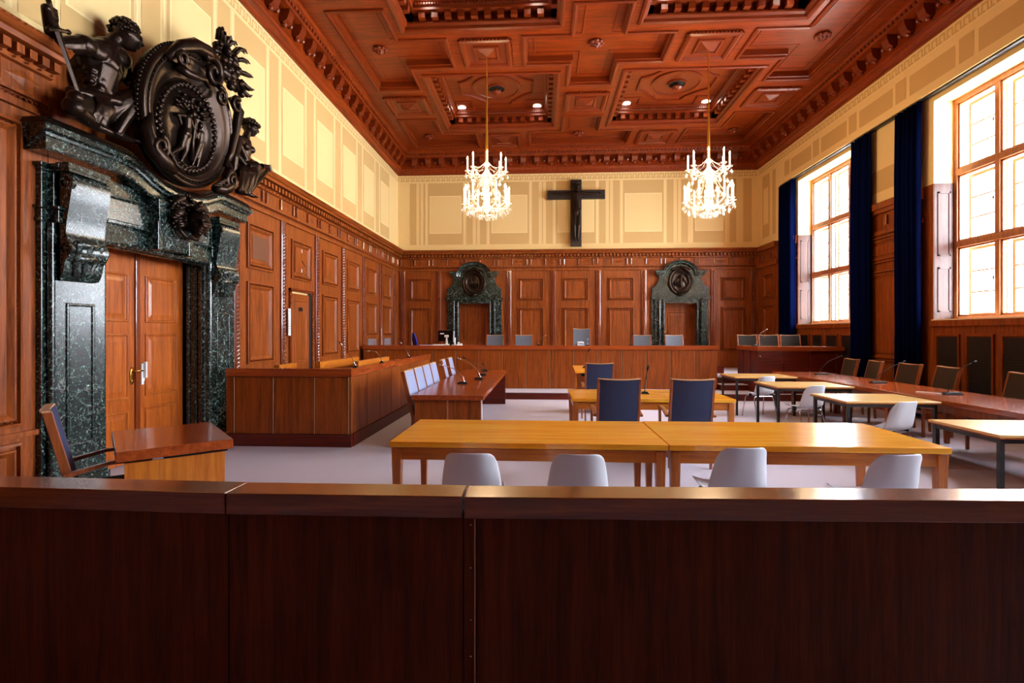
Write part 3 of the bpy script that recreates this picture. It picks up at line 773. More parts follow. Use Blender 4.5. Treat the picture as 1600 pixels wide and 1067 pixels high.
# the double door
dr = MB()
def leaf(y0, y1, nm):
    m = MB(); x = -4.95
    m.box(x-.04, x, y0, y1, .01, 2.545)
    a, b = y0+.13, y1-.13
    for z0, z1 in ((1.72,2.28),(.80,1.56),(.18,.64)):
        m.rings([[(x+d,a+i,z0+i),(x+d,b-i,z0+i),(x+d,b-i,z1-i),(x+d,a+i,z1-i)] for i, d in ((-.012,.0),(-.006,.016),(.012,.016),(.02,-.012+.014),(.05,.003),(.09,.010))], True, False, True)
    return m
d3 = leaf(5.20, 6.00, 'l').build('door_1', W_door, bevel=.004, kind='structure')
l2 = leaf(6.02, 6.82, 'r').build('door_leaf', W_door, d3, bevel=.004)
m = MB(); m.box(-4.955,-4.925,5.975,6.045,.01,2.545); m.build('meeting_stile', W_carve, d3, bevel=.006)
m = MB(); m.box(-5.06,-4.90,5.06,5.20,0,2.55); m.box(-5.06,-4.90,6.82,6.86,0,2.55); m.box(-5.06,-4.9,5.06,6.86,2.545,2.56); m.box(-5.1,-5.0,5.06,6.86,0,2.6); m.build('door_frame', W_carve, d3)
m = MB(); m.M = Matrix.Translation((-4.946,5.93,1.06)) @ Matrix.Rotation(PI/2, 4, 'Y')
m.lathe([(.001,0),(.03,.002),(.03,.008),(.02,.01)], n=16, sx=3.6); m.M = None
m.tube([(-4.94,5.93,1.12),(-4.89,5.93,1.12)], .011); m.tube([(-4.89,5.925,1.12),(-4.885,5.98,1.118),(-4.885,6.04,1.115)], [.011,.013,.009]); m.ball((-4.94,5.93,1.0),.008,.012,.016)
m.build('door_handle', M_brass, d3, smooth=True)
m = MB(); m.box(-4.948,-4.935,6.075,6.125,.98,1.2); m.box(-4.935,-4.90,6.10,6.125,1.02,1.22); m.box(-4.948,-4.925,6.06,6.10,.94,1.0); m.build('lock_plate', M_white, d3, bevel=.003)
# ------------------------------------------------------------------ bronzes on the portal
MAN = dict(hip=(-4.42,4.80,3.81), waist=(-4.42,4.84,3.98), chest=(-4.40,4.88,4.27), neck=(-4.38,4.99,4.54), head=(-4.33,5.07,4.68), rsh=(-4.32,4.61,4.30), rel=(-4.38,4.40,4.18), rha=(-4.26,4.23,4.32), lsh=(-4.46,5.19,4.46), lel=(-4.46,5.30,4.32), lha=(-4.36,5.25,4.24), lhip=(-4.38,4.88,3.78), lkn=(-4.22,5.11,4.04), lan=(-4.27,4.94,3.61), ltoe=(-4.20,5.03,3.56), rhip=(-4.38,4.68,3.75), rkn=(-4.22,4.40,3.62), ran=(-4.27,4.68,3.57), swt=(-4.24,4.17,4.49), swg=(-4.22,4.24,4.23), swb=(-4.20,4.54,3.53), gl=(-4.22,4.17,4.19), gr=(-4.22,4.35,4.27))
def ledge_k(d): return {k: Vector((1.026*v[0], 1.026*v[1], 1.58+1.026*(v[2]-1.58))) for k, v in d.items()}
P = ledge_k(MAN)
mt = thing('bronze_statue', 'seated bronze man gripping a tall upright sword, on the left end of the portal', 'statue', (-4.40,4.8,3.5))
def rel(o, t):  # build in world, hang under a thing at t
    o.parent = t; o.matrix_parent_inverse = Matrix.Translation(-Vector(t.location)); return o
m = MB()
m.limb(P['hip'], P['waist'], .165, .145, 14); m.limb(P['waist'], mixp(P['waist'],P['chest'],.8), .15, .185, 14); m.limb(P['chest'], mixp(P['chest'],P['neck'],.55), .19, .15, 14)
m.limb(mixp(P['chest'],P['neck'],.5), P['rsh'], .13, .095); m.limb(mixp(P['chest'],P['neck'],.6), P['lsh'], .13, .10)
m.ball(P['chest']+V(.0,.02,.03), .17, .27, .22, 16, 10, Matrix.Rotation(.28,3,'X')); m.ball(mixp(P['waist'],P['chest'],.35), .15, .2, .16, 14, 9)
for o in ((.11,-.12,.05),(.11,.13,.12)): m.ball(P['chest']+V(*o), .07, .14, .10, 14, 9, Matrix.Rotation(.28,3,'X'))       # chest muscles
for k in range(3):
    for sg in (-1,1): m.ball(mixp(P['waist'],P['chest'],.0+.26*k)+V(.118,sg*.05+.01*k,0), .035,.052,.042, 10, 7)
for k in range(3): m.ball(mixp(P['waist'],P['chest'],.1+.2*k)+V(.06,-.14,0), .06,.05,.035, 8, 6)
m.limb(mixp(P['chest'],P['neck'],.7), P['neck']+V(0,.03,.03), .09, .075); m.limb(P['neck'], P['head'], .075, .07)
m.ball(P['rsh'], .105, .105, .1, 12, 8); m.ball(P['lsh'], .105, .1, .1, 12, 8)
m.limb(P['rsh'], P['rel'], .085, .065, 12, bulge=.18); grip = P['swg'].lerp(P['swt'], .42); wr = grip+V(.045,-.10,-.01); m.limb(P['rel'], wr, .066, .042, 12, bulge=.15)
m.limb(P['lsh'], P['lel'], .085, .064, 12, bulge=.15); m.limb(P['lel'], P['lha'], .064, .042, 12, bulge=.12)
hand(m, wr, (-.05,1,.05), P['swt']-P['swg'], (-1,0,0), 1, .040)
hand(m, P['lha'], (.5,-.4,-.6), (.2,.9,0), (.2,-.3,-.9), -1, .038)
m.limb(P['lhip'], P['lkn'], .135, .09, 14, bulge=.08); m.limb(P['lkn'], P['lan'], .088, .05, 12, bulge=.14); m.limb(P['lan']-V(.03,0,.02), P['ltoe'], .05, .032, 10)
m.limb(P['rhip'], P['rkn'], .13, .092, 14, bulge=.08); m.limb(P['rkn'], P['ran'], .08, .05, 12, bulge=.12); m.limb(P['ran'], P['ran']+V(.05,.14,-.02), .048, .03, 10)
for k in range(5):
    for (w, dv) in ((P['ltoe'], V(.03,.05,-.012)), (P['ran']+V(.05,.14,-.02), V(.02,.05,-.012))): m.limb(w+V(.022*(k-2),0,0), w+V(.022*(k-2),0,0)+dv, .014, .011, 7)
head(m, P['head']+V(.03,.02,-.01), (.55,.8,-.10), (.1,.1,1), .30)
remesh(rel(m.build('body', M_bronze, smooth=True), mt), .008, 2)
m = MB(); hair(m, P['head']+V(.02,.015,.002), (.55,.8,-.10), (.1,.1,1), .31, 110, -.15, .075, 3); rel(m.build('curly_hair', M_bronze, smooth=True), mt)
m = MB()   # drapery over hip and thigh, falling beside the leg
rnd = random.Random(4)
for k in range(5):
    a = mixp(P['rhip'],P['lkn'],.10+.05*k)+V(.10,-.03,.06-.01*k); b = V(P['swb'].x-.03+.02*(k%2), P['swb'].y+.05+.04*k, P['swb'].z+.03)
    m.tube([a, mixp(a,b,.3)+V(.05,.02*math.sin(k*2),0), mixp(a,b,.65)+V(.03,-.02*math.cos(k*1.7),0), b], [.022,.03,.028,.02], 8)
for k in range(4):
    a = P['lkn']+V(-.06+.03*k,.07,-.02); b = P['lkn']+V(-.06+.03*k,.13-.02*k,-.40+.03*k); m.tube([a, mixp(a,b,.3)+V(0,.05,0), mixp(a,b,.7)+V(.0,.02,0), b], [.022,.032,.03,.016], 8)
m.limb(P['rhip']+V(-.02,-.12,.1), P['lhip']+V(.14,.02,.12), .05, .06); m.limb(P['hip']+V(-.05,-.14,-.1), P['rkn']+V(0,.02,.1), .09, .07)
remesh(rel(m.build('drapery', M_bronze, smooth=True), mt), .014, 2)
m = MB(); d = (P['swb']-P['swt']).normalized(); s = (P['gr']-P['gl']).normalized(); n_ = d.cross(s)
a = P['swg']; b = P['swb']
m.add([tuple(a+s*.032),tuple(a+n_*.012),tuple(a-s*.032),tuple(a-n_*.012),tuple(b+s*.022-d*.08),tuple(b+n_*.009-d*.08),tuple(b-s*.022-d*.08),tuple(b-n_*.009-d*.08),tuple(b)],
      [(0,1,5,4),(1,2,6,5),(2,3,7,6),(3,0,4,7),(4,5,8),(5,6,8),(6,7,8),(7,4,8)])
m.tube([P['gl'],P['swg'],P['gr']], [.016,.022,.016], 8); m.tube([P['swg'],P['swt']], [.02,.022], 10); m.ball(P['swt']-d*.02, .042); m.ball(P['gl'], .024); m.ball(P['gr'], .024)
rel(m.build('sword', M_bronze, smooth=False), mt)

WOM = dict(hip=(-4.40,7.20,3.93), waist=(-4.40,7.25,4.11), chest=(-4.38,7.28,4.28), neck=(-4.36,7.34,4.47), head=(-4.33,7.40,4.63), rsh=(-4.32,7.08,4.34), rel=(-4.30,6.99,4.11), rha=(-4.22,7.08,3.99), lsh=(-4.42,7.47,4.42), lel=(-4.44,7.51,4.22), lha=(-4.30,7.40,4.13), lhip=(-4.36,7.25,3.92), lkn=(-4.20,7.40,4.00), lan=(-4.24,7.00,3.60), ltoe=(-4.18,7.04,3.55), rhip=(-4.36,7.10,3.91), rkn=(-4.18,7.28,4.02), ran=(-4.22,7.10,3.60), oa=(-4.20,7.70,4.12), ob=(-4.18,7.15,3.64))
P = ledge_k(WOM)
wt = thing('bronze_statue', 'seated bronze woman with bent head at the right end of the portal', 'statue', (-4.40,7.15,3.5))
m = MB()
m.limb(P['hip'], P['waist'], .15, .115, 14); m.limb(P['waist'], mixp(P['waist'],P['chest'],.9), .118, .14, 14); m.limb(P['chest'], mixp(P['chest'],P['neck'],.5), .14, .11, 14)
m.limb(mixp(P['chest'],P['neck'],.5), P['rsh'], .10, .075); m.limb(mixp(P['chest'],P['neck'],.5), P['lsh'], .10, .075)
for sg in (-1,1): m.ball(P['chest']+V(.11,sg*.075,.01), .05,.062,.055,12,8)
m.limb(mixp(P['chest'],P['neck'],.7), P['neck']+V(0,.02,.03), .065, .055); m.limb(P['neck'], P['head'], .055, .055)
m.limb(P['rsh'], P['rel'], .07, .052, 12, bulge=.1); m.limb(P['rel'], P['rha'], .052, .034, 12, bulge=.1)
m.limb(P['lsh'], P['lel'], .07, .052, 12, bulge=.1); m.limb(P['lel'], P['lha'], .052, .034, 12, bulge=.1)
hand(m, P['rha'], (.3,.7,-.3), (.5,.3,0), (.1,0,-1), 1, .03); hand(m, P['lha'], (.5,-.5,-.5), (.4,.7,0), (0,-.3,-1), -1, .03)
m.limb(P['lhip'], P['lkn'], .12, .082, 14, bulge=.06); m.limb(P['lkn'], P['lan'], .08, .045, 12, bulge=.12); m.limb(P['lan']-V(.03,0,.02), P['ltoe'], .045, .03, 10)
m.limb(P['rhip'], P['rkn'], .12, .082, 14, bulge=.06); m.limb(P['rkn'], P['ran'], .08, .045, 12, bulge=.12); m.limb(P['ran'], P['ran']+V(.06,.10,-.04), .045, .03, 10)
for k in range(5):
    for w in (P['ltoe'], P['ran']+V(.06,.10,-.04)): m.limb(w+V(.02*(k-2),0,0), w+V(.02*(k-2)+.02,.04,-.01), .012, .01, 7)
head(m, P['head'], (.82,.45,-.14), (.1,.1,1), .25)
remesh(rel(m.build('body', M_bronze, smooth=True), wt), .008, 2)
m = MB(); hair(m, P['head']+V(0,0,.012), (.82,.45,-.14), (.1,.1,1), .27, 70, -.05, .075, 8)
for k in range(22): a = 2*PI*k/22; m.ball(P['head']+V(.125*math.cos(a), .125*math.sin(a), .075-.03*math.cos(a)), .034, .034, .03, 7, 5)
rel(m.build('plaited_hair', M_bronze, smooth=True), wt)
m = MB()
for k in range(10):
    a = mixp(P['rhip'],P['lkn'],.08*k)+V(.08,-.05,.05); b = V(-4.21-.01*(k%3), 6.93+.028*k, 3.56+.03*(k%2)); m.tube([a, mixp(a,b,.35)+V(.06,-.02,0), mixp(a,b,.7)+V(.03,.02*math.sin(k),0), b], [.03,.036,.034,.022], 8)
m.limb(P['rhip']+V(-.02,-.12,.1), P['lhip']+V(.1,.05,.12), .05, .055); m.limb(P['rsh']+V(.02,-.04,-.03), P['hip']+V(.12,.1,.1), .045, .045); m.limb(P['rel']+V(0,-.02,-.05), P['rhip']+V(.03,-.12,-.1), .06, .06)
remesh(rel(m.build('drapery', M_bronze, smooth=True), wt), .013, 2)
m = MB(); m.tube([P['oa'], P['ob']], [.03,.045], 10); m.tube([P['oa']+V(0,-.02,.05),P['oa']+V(0,.03,-.03)], .04, 10); m.tube([P['oa']+V(0,-.03,.02), mixp(P['oa'],P['lkn'],.7)+V(0,0,.06)], [.035,.04], 8); rel(m.build('tablet_staff', M_bronze), wt)

# cartouche
tilt = math.radians(6.5)
ct = thing('bronze_cartouche', 'large oval bronze cartouche with relief figures above the left double door', 'relief', (-4.24,5.95,4.15))
LM = Matrix.Translation((-4.24,5.95,4.15)) @ Matrix(((math.cos(tilt),0,math.sin(tilt),0),(0,1,0,0),(-math.sin(tilt),0,math.cos(tilt),0),(0,0,0,1)))
A, B = .79, .80
def ell(k, dx, n=64, cz=0, cy=0): return [tuple(LM @ Vector((dx, cy+A*k*math.sin(2*PI*j/n), cz+B*k*math.cos(2*PI*j/n)))) for j in range(n)]
m = MB()
m.rings([ell(.93,-.13),ell(.99,-.10),ell(1.0,-.03),ell(1.0,.03),ell(.975,.06),ell(.94,.07),ell(.925,.045),ell(.90,.045),ell(.895,.065),ell(.87,.07),ell(.855,.05),ell(.80,.055,cz=-.02),ell(.74,.035,cz=-.06,cy=-.02),ell(.68,-.005,cz=-.10,cy=-.04),ell(.655,-.01,cz=-.13,cy=-.06),
  ell(.65,.03,cz=-.13,cy=-.06),ell(.63,.05,cz=-.13,cy=-.06),ell(.57,.05,cz=-.13,cy=-.06),ell(.56,.01,cz=-.13,cy=-.06),ell(.3,-.01,cz=-.13,cy=-.06),ell(.02,-.012,cz=-.13,cy=-.06)], True, True, True)
for j in range(76):
    a = -2.5+4.6*j/75; m.ball(LM @ Vector((.0, A*1.015*math.sin(a), B*1.015*math.cos(a))), .024,.02,.022,7,5)
for j in range(80):
    a = 2*PI*j/80; m.ball(LM @ Vector((.062, A*.905*math.sin(a), B*.905*math.cos(a))), .012,.012,.012,5,4)
rel(m.build('oval_shield', M_bronze, smooth=True), ct)
m = MB()
for j in range(44):
    a = 2*PI*j/44; c = LM @ Vector((.055, -.06+A*.603*math.sin(a), -.13+B*.603*math.cos(a))); m.ball(c, .03, .034, .034, 7, 5); m.ball(c+V(.015,.012,.02), .02,.026,.02,6,4)
rel(m.build('leaf_wreath', M_bronze, smooth=True), ct)
def R_(a, b, d=.03): return LM @ Vector((d, -.06+a, -.13+b))
m = MB()   # relief: two standing figures under a small tree
m.limb(R_(-.02,.12),R_(.0,.0),.055,.05); m.limb(R_(-.0,.0),R_(-.02,-.06),.05,.062); m.ball(R_(.06,.21,.05),.035,.04,.05,10,7); m.limb(R_(.02,.16),R_(.05,.2),.028,.025)
m.limb(R_(-.05,.14),R_(-.16,.10),.026,.022); m.limb(R_(-.16,.10),R_(-.10,.02),.022,.017); m.limb(R_(.04,.13),R_(.16,.0),.026,.018); m.limb(R_(.16,.0),R_(.20,-.04),.018,.015)
m.limb(R_(-.03,-.07),R_(-.06,-.24),.05,.034); m.limb(R_(-.06,-.24),R_(-.2,-.36),.034,.02); m.limb(R_(.02,-.07),R_(.02,-.25),.05,.033); m.limb(R_(.02,-.25),R_(-.04,-.4),.033,.02); m.limb(R_(-.2,-.36),R_(-.14,-.39),.02,.014); m.limb(R_(-.04,-.4),R_(.03,-.42),.02,.014)
m.limb(R_(.24,.04),R_(.24,-.08),.045,.04); m.ball(R_(.2,.13,.05),.03,.036,.045,10,7); m.limb(R_(.22,.05),R_(.21,.12),.024,.022); m.limb(R_(.24,-.08),R_(.2,-.24),.042,.028); m.limb(R_(.2,-.24),R_(.16,-.38),.028,.016); m.limb(R_(.27,-.08),R_(.26,-.25),.04,.027); m.limb(R_(.26,-.25),R_(.24,-.38),.027,.016); m.limb(R_(.2,.04),R_(.14,-.06),.022,.016); m.limb(R_(.28,.04),R_(.27,-.1),.022,.016)
remesh(rel(m.build('relief_figures', M_bronze, smooth=True), ct), .008, 1)
m = MB(); rnd = random.Random(2)
m.tube([R_(.14,-.34),R_(.12,-.1),R_(.13,.1),R_(.08,.26)], [.03,.022,.022,.02], 8)
for k in range(46):
    a, b = rnd.uniform(-.2,.28), rnd.uniform(.2,.38)
    if a*a+b*b > .19: continue
    m.ball(R_(a,b,rnd.uniform(.0,.05)), .03,.034,.026,6,4)
for k in range(26): m.ball(R_(rnd.uniform(-.28,.28), rnd.uniform(-.46,-.38), .0), .03,.05,.022,6,4)
rel(m.build('relief_tree', M_bronze, smooth=True), ct)
def spiral(m, c, r0, r1, turns, a0, w, ax1, ax2, rad, n=40):
    c = Vector(c); ax1 = Vector(ax1); ax2 = Vector(ax2); pts = []; rr = []
    for k in range(n+1):
        t = k/n; a = a0+turns*2*PI*t; r = r0+(r1-r0)*t; pts.append(c+ax1*r*math.cos(a)+ax2*r*math.sin(a)+Vector((w*t,0,0))); rr.append(rad*(1-.55*t))
    m.tube(pts, rr, 8)
m = MB(); Yv, Zv = (0,1,0), (.11,0,1)
spiral(m, (-4.06,6.12,4.80), .19, .03, -1.4, 2.6, .03, Yv, Zv, .055); spiral(m, (-4.02,6.22,4.55), .11, .02, -1.5, 2.0, .03, Yv, Zv, .035)
m.tube([(-4.12,5.42,4.62),(-4.08,5.60,4.84),(-4.06,5.80,4.96),(-4.05,5.98,4.99),(-4.05,6.14,4.98)], [.05,.07,.085,.085,.06], 10)
m.tube([(-4.10,5.56,4.60),(-4.05,5.66,4.56),(-4.02,5.80,4.58),(-4.02,5.92,4.62),(-4.02,6.0,4.55)], [.06,.05,.045,.035,.02], 8); spiral(m, (-4.04,5.55,4.66), .09, .03, 1.2, 0, .03, Yv, Zv, .035)
for sg, y in ((-1,5.30),(1,6.62)):
    m.tube([(-4.22,y,3.95),(-4.18,y+sg*.10,3.72),(-4.17,y+sg*.03,3.56),(-4.16,y-sg*.14,3.46),(-4.16,y-sg*.30,3.42)], [.03,.06,.085,.09,.05], 10); spiral(m, (-4.12,y-sg*.02,3.60), .12, .03, sg*1.5, 1.5, .03, Yv, Zv, .04)
    for k in range(4): m.tube([(-4.14,y-sg*(.0+.05*k),3.74-.05*k),(-4.10,y-sg*(.12+.05*k),3.60-.045*k),(-4.12,y-sg*(.25+.05*k),3.53-.03*k)], [.012,.02,.01], 6)
m.tube([(-4.16,6.66,4.75),(-4.12,6.78,4.6),(-4.15,6.74,4.3),(-4.18,6.68,4.0),(-4.2,6.6,3.8)], [.05,.07,.055,.05,.04], 10)
spiral(m, (-4.06,6.62,4.62), .10, .03, 1.3, 1.0, .02, Yv, Zv, .035); m.tube([(-4.14,6.2,4.97),(-4.10,6.5,4.95),(-4.10,6.70,4.86)], [.06,.09,.05], 10)
rel(m.build('scrollwork', M_bronze, smooth=True), ct)
m = MB(); rnd = random.Random(11)
for k in range(60):
    t = rnd.random()-.12*(k % 3 == 0); c = V(-4.08+rnd.uniform(-.06,.05), 6.32+.36*t+rnd.uniform(-.10,.10), 5.16-.20*t+rnd.uniform(-.16,.14)); r = rnd.uniform(.035,.06); m.ball(c, r, r, r, 8, 6)
for (y, z, dy, dz) in ((6.38,5.26,.02,.17),(6.42,5.28,.08,.13),(6.34,5.26,-.05,.15),(6.62,5.22,.15,.08),(6.68,5.10,.16,.03),(6.72,5.0,.15,-.06),(6.70,4.94,.13,-.12),(6.58,5.28,.13,.15),(6.28,5.3,-.04,.14)):
    for s in (-.02,.02): m.tube([(-4.08+s,y,z),(-4.05+s,y+dy*.6,z+dz*.75),(-4.02+s,y+dy*1.1,z+dz*.85),(-4.0+s,y+dy*1.3,z+dz*.6)], [.03,.03,.02,.006], 7)
rel(m.build('leaf_garland', M_bronze, smooth=True), ct)
# mask
mk = thing('bronze_mask', 'bronze face mask with tangled snake hair on the portal keystone', 'mask', (-4.36,6.0,2.92))
m = MB(); head(m, (-4.24,6.10,2.93), (.80,-.60,-.02), (.2,0,1), .35); remesh(rel(m.build('face', M_bronze, smooth=True), mk), .005, 1)
m = MB(); rnd = random.Random(21)
hair(m, (-4.265,6.105,2.95), (.80,-.60,-.02), (.2,0,1), .37, 150, -.5, .075, 31, .24)
for k in range(34):
    a = -2.0+4.0*k/33; y = 6.09+.15*math.sin(a); z = 2.97+.17*math.cos(a)
    dy, dz = math.sin(a)*rnd.uniform(.7,1.1), math.cos(a)*rnd.uniform(.5,1.0)
    pts = [V(-4.31,y,z)]
    for j in range(1,6): pts.append(V(-4.32+.035*math.sin(j*1.3+k), y+dy*.04*j+.025*math.sin(j*2+k), z+dz*.034*j+.025*math.cos(j*1.7+k)))
    m.tube(pts, [.028,.028,.026,.023,.02,.012], 7)
for sg in (-1,1):
    for j in range(6): m.tube([(-4.33,6.09+sg*.10,3.12),(-4.30,6.09+sg*(.16+.02*j),3.21-.012*j),(-4.33,6.09+sg*(.26+.015*j),3.21-.035*j)], [.03,.038,.012], 7)
for sg in (-1,1): m.tube([(-4.36,6.09+sg*.15,2.9),(-4.33,6.09+sg*.18,2.82),(-4.31,6.09+sg*.11,2.75),(-4.29,6.09,2.745)], [.025,.03,.025,.02], 8)
rel(m.build('snake_hair', M_bronze, smooth=True), mk)

# ------------------------------------------------------------------ small portals on the back wall
def small_portal(xc_, label, variant):
    t = thing('marble_door_surround', label, 'doorway', (xc_,YB,.47))
    def L(p): return (xc_+p[0], p[1])
    for sg in (-1,1):
        m = MB()
        a, b = (.49,.90); 
        for x0, x1, y in ((.49,.56,.16),(.56,.62,.10),(.62,.70,.17),(.70,.80,.13),(.80,.90,.07)):
            xs_ = sorted((sg*x0, sg*x1)); m.box(xs_[0],xs_[1],-y,-.001,0,2.2)
        m.tube([(sg*.66,-.17,.15),(sg*.66,-.17,2.15)], .035, 12); m.tube([(sg*.525,-.16,.15),(sg*.525,-.16,2.1)], .025, 10)
        m.build('jamb', M_marble, t, bevel=.006)
    m = MB(); m.box(-.49,.49,-.16,-.001,2.06,2.2); m.box(-.93,.93,-.19,-.001,2.19,2.25); m.box(-.91,.91,-.17,-.001,2.16,2.19)
    for k in range(5): m.ball((-.36+.18*k,-.165,2.13),.07,.03,.03,8,6)
    m.build('lintel', M_marble, t, bevel=.006)
    pts = [(-.89,2.25),(.89,2.25),(.89,2.56)]
    for k in range(9): u = k/8; pts.append((.66+.23*(1-math.sin(u*PI/2)), 2.56+.41*(1-math.cos(u*PI/2))))
    pts += [(.66,3.0),(-.66,3.0)]
    for k in range(8,-1,-1): u = k/8; pts.append((-.66-.23*(1-math.sin(u*PI/2)), 2.56+.41*(1-math.cos(u*PI/2))))
    m = MB(); m.prism(pts, 'y', -.12, -.001)
    arc = [(.54*math.sin(a), 2.93+.46*math.cos(a)) for a in [(-PI/2+PI*k/20) for k in range(21)]]
    m.prism(arc, 'y', -.11, -.002); m.build('pediment', M_marble, t, bevel=.006)
    m = MB(); rs = []
    for k in range(25):
        a = -PI/2+PI*k/24; r = []
        for dr_, y in ((.0,.11),(.0,.16),(.03,.19),(.06,.19),(.10,.22),(.12,.24),(.13,.24),(.13,.0)): r.append(((.44+dr_)*math.sin(a)*1.0, -y, 2.93+(.37+dr_*.85)*math.cos(a)))
        rs.append(r)
    m.rings(rs, True, True, True)
    for sg in (-1,1):
        for z0, z1, e in ((2.93,2.97,0),(2.97,3.03,.03),(3.03,3.09,.05)):
            x0, x1 = sorted((sg*.5, sg*(.74+e))); m.box(x0,x1,-.17-e,-.001,z0,z1)
    m.build('arched_moulding', M_marble, t, bevel=.004)
    m = MB(); cz = 2.74; n = 40
    def e2(a, b, y): return [(a*math.sin(2*PI*k/n), -y, cz+b*math.cos(2*PI*k/n)) for k in range(n)]
    m.rings([e2(.38,.44,.11),e2(.38,.44,.17),e2(.35,.40,.20),e2(.32,.37,.17),e2(.29,.34,.16),e2(.27,.32,.19),e2(.25,.30,.18),e2(.235,.285,.13),e2(.15,.19,.17),e2(.02,.03,.185)], True, False, True)
    for k in range(30): a = 2*PI*k/30; m.ball((.285*math.sin(a),-.18,cz+.335*math.cos(a)),.024,.02,.024,6,4)
    for k in range(9): a = -1+k*.25; m.ball((.3*math.sin(a),-.2,cz+.4+.06*math.cos(a*2)),.05,.04,.04,7,5)
    m.tube([(.05,-.2,cz+.46),(.10,-.24,cz+.40),(.22,-.23,cz+.32),(.28,-.2,cz+.18)], [.03,.04,.035,.02], 8); m.tube([(-.1,-.2,cz-.36),(0,-.23,cz-.44),(.1,-.2,cz-.36)], [.03,.05,.03], 8)
    if variant:
        m.limb((0,-.17,cz+.08),(0,-.18,cz-.14),.05,.035,8); m.ball((0,-.19,cz+.12),.045,.04,.055,8,6)
        for sg in (-1,1):
            for j in range(4): m.tube([(sg*.03,-.18,cz+.06),(sg*(.09+.025*j),-.185,cz+.13-.05*j),(sg*(.10+.03*j),-.17,cz-.02-.05*j)], [.025,.025,.01], 6)
    else:
        for j in range(5): m.tube([(-.12+.06*j,-.17,cz+.14),(-.13+.065*j,-.185,cz),(-.10+.05*j,-.17,cz-.16)], [.012,.02,.012], 6)
    m.build('oval_cartouche', M_bronze, t, smooth=True)
small_portal(DXS[0], 'green marble door surround behind the computer at the left of the bench', 0)
small_portal(DXS[1], 'green marble door surround behind the judges chairs at the right of the bench', 1)
for k, x in enumerate(DXS):
    m = MB(); y = YB+.22
    m.box(x-.47,x+.47,y,y+.05,.47,2.53)
    for z0, z1 in ((1.42,2.25),(.62,1.25)):
        m.rings([[(x-.30+i,y-d,z0+i),(x+.30-i,y-d,z0+i),(x+.30-i,y-d,z1-i),(x-.30+i,y-d,z1-i)] for i, d in ((-.012,0),(-.006,.016),(.012,.016),(.02,.002),(.05,.002),(.09,.010))], True, False, True)
    d = m.build('door_%d' % (k+2), W_panel, bevel=.004, kind='structure')
    m = MB(); m.box(x-.492,x-.47,YB+.001,y+.05,.47,2.53); m.box(x+.47,x+.492,YB+.001,y+.05,.47,2.53); m.box(x-.492,x+.492,YB+.001,y+.05,2.51,2.535); m.build('door_lining', W_carve, d)
    m = MB(); m.box(x-.5,x+.5,y+.05,y+.1,.3,2.6); m.build('door_backing', M_dark, d)
    m = MB(); hx = x-.38; m.box(hx-.025,hx+.025,y-.008,y,1.36,1.64); m.tube([(hx,y-.005,1.55),(hx,y-.06,1.55)], .01); m.tube([(hx,y-.06,1.55),(hx+.11,y-.065,1.545)], [.011,.009]); m.build('door_handle', M_brass, d)
# door, clock and notice on the left wall
m = MB(); m.box(XL+.002,XL+.03,9.36,10.08,0,2.33)
for z0, z1 in ((1.02,2.2),(.2,.86)):
    m.rings([[(XL+.03+d,9.48+i,z0+i),(XL+.03+d,9.96-i,z0+i),(XL+.03+d,9.96-i,z1-i),(XL+.03+d,9.48+i,z1-i)] for i, d in ((-.012,0),(-.006,.012),(.012,.012),(.02,.001),(.06,.006))], True, False, True)
d = m.build('door_4', W_panel, bevel=.003, kind='structure')
m = MB(); m.box(XL+.036,XL+.05,9.63,9.77,2.0,2.07); m.build('door_plate', M_blackp, d)
m = MB(); m.box(XL+.0,XL+.02,10.08,10.2,0,2.36); m.build('door_gap', M_dark, d)
m = MB(mapL)
for s_ in (9.31, 10.23): m.box(s_-.03,s_+.03,0,.05,0,2.42)
m.box(9.28,10.26,0,.05,2.36,2.42)
for k in range(20): m.octa((9.3+k*.05,.055,2.39),.018,.014,.018)
for k in range(48): m.octa((10.23,.055,.04+k*.05),.016,.014,.02); m.octa((9.31,.055,.04+k*.05),.016,.014,.02)
m.build('door_architrave', W_carve, d)
t = thing('wall_clock', 'clock hands and pale hour marks set in the panel above the left wall door', 'clock', (XL+.02,9.77,2.985))
m = MB(); m.box(0,.008,-.26,.26,-.24,.24); m.build('clock_face', W_panel, t)
for k in (0, 6):
    a = k*PI/6; m = MB()
    if k % 6 == 0: m.box(.008,.014,.19*math.sin(a)-.014,.19*math.sin(a)+.014,.19*math.cos(a)-.035,.19*math.cos(a)+.035)
    else: m.box(.008,.011,.19*math.sin(a)-.006,.19*math.sin(a)+.006,.19*math.cos(a)-.008,.19*math.cos(a)+.008)
    m.build('hour_mark', M_white, t)
m = MB(); m.tube([(.016,-.03,.12),(.016,0,0)], [.008,.006], 6); m.build('hand', M_gold, t)
m = MB(); m.tube([(.02,0,0),(.02,.15,-.11)], [.007,.004], 6); m.build('hand', M_blackp, t)
t = thing('door_notice', 'tall white notice strip beside the left wall door', 'sign', (XL+.055,9.215,1.78))
m = MB(); m.box(0,.012,-.045,.045,-.25,.25)
for k in range(9): m.box(.012,.014,-.03,.03-(k*7%3)*.012,.19-k*.045,.20-k*.045, 1)
m.build('notice_board', [M_white, plain('grey_ink', S(150,140,110), .6)], t)
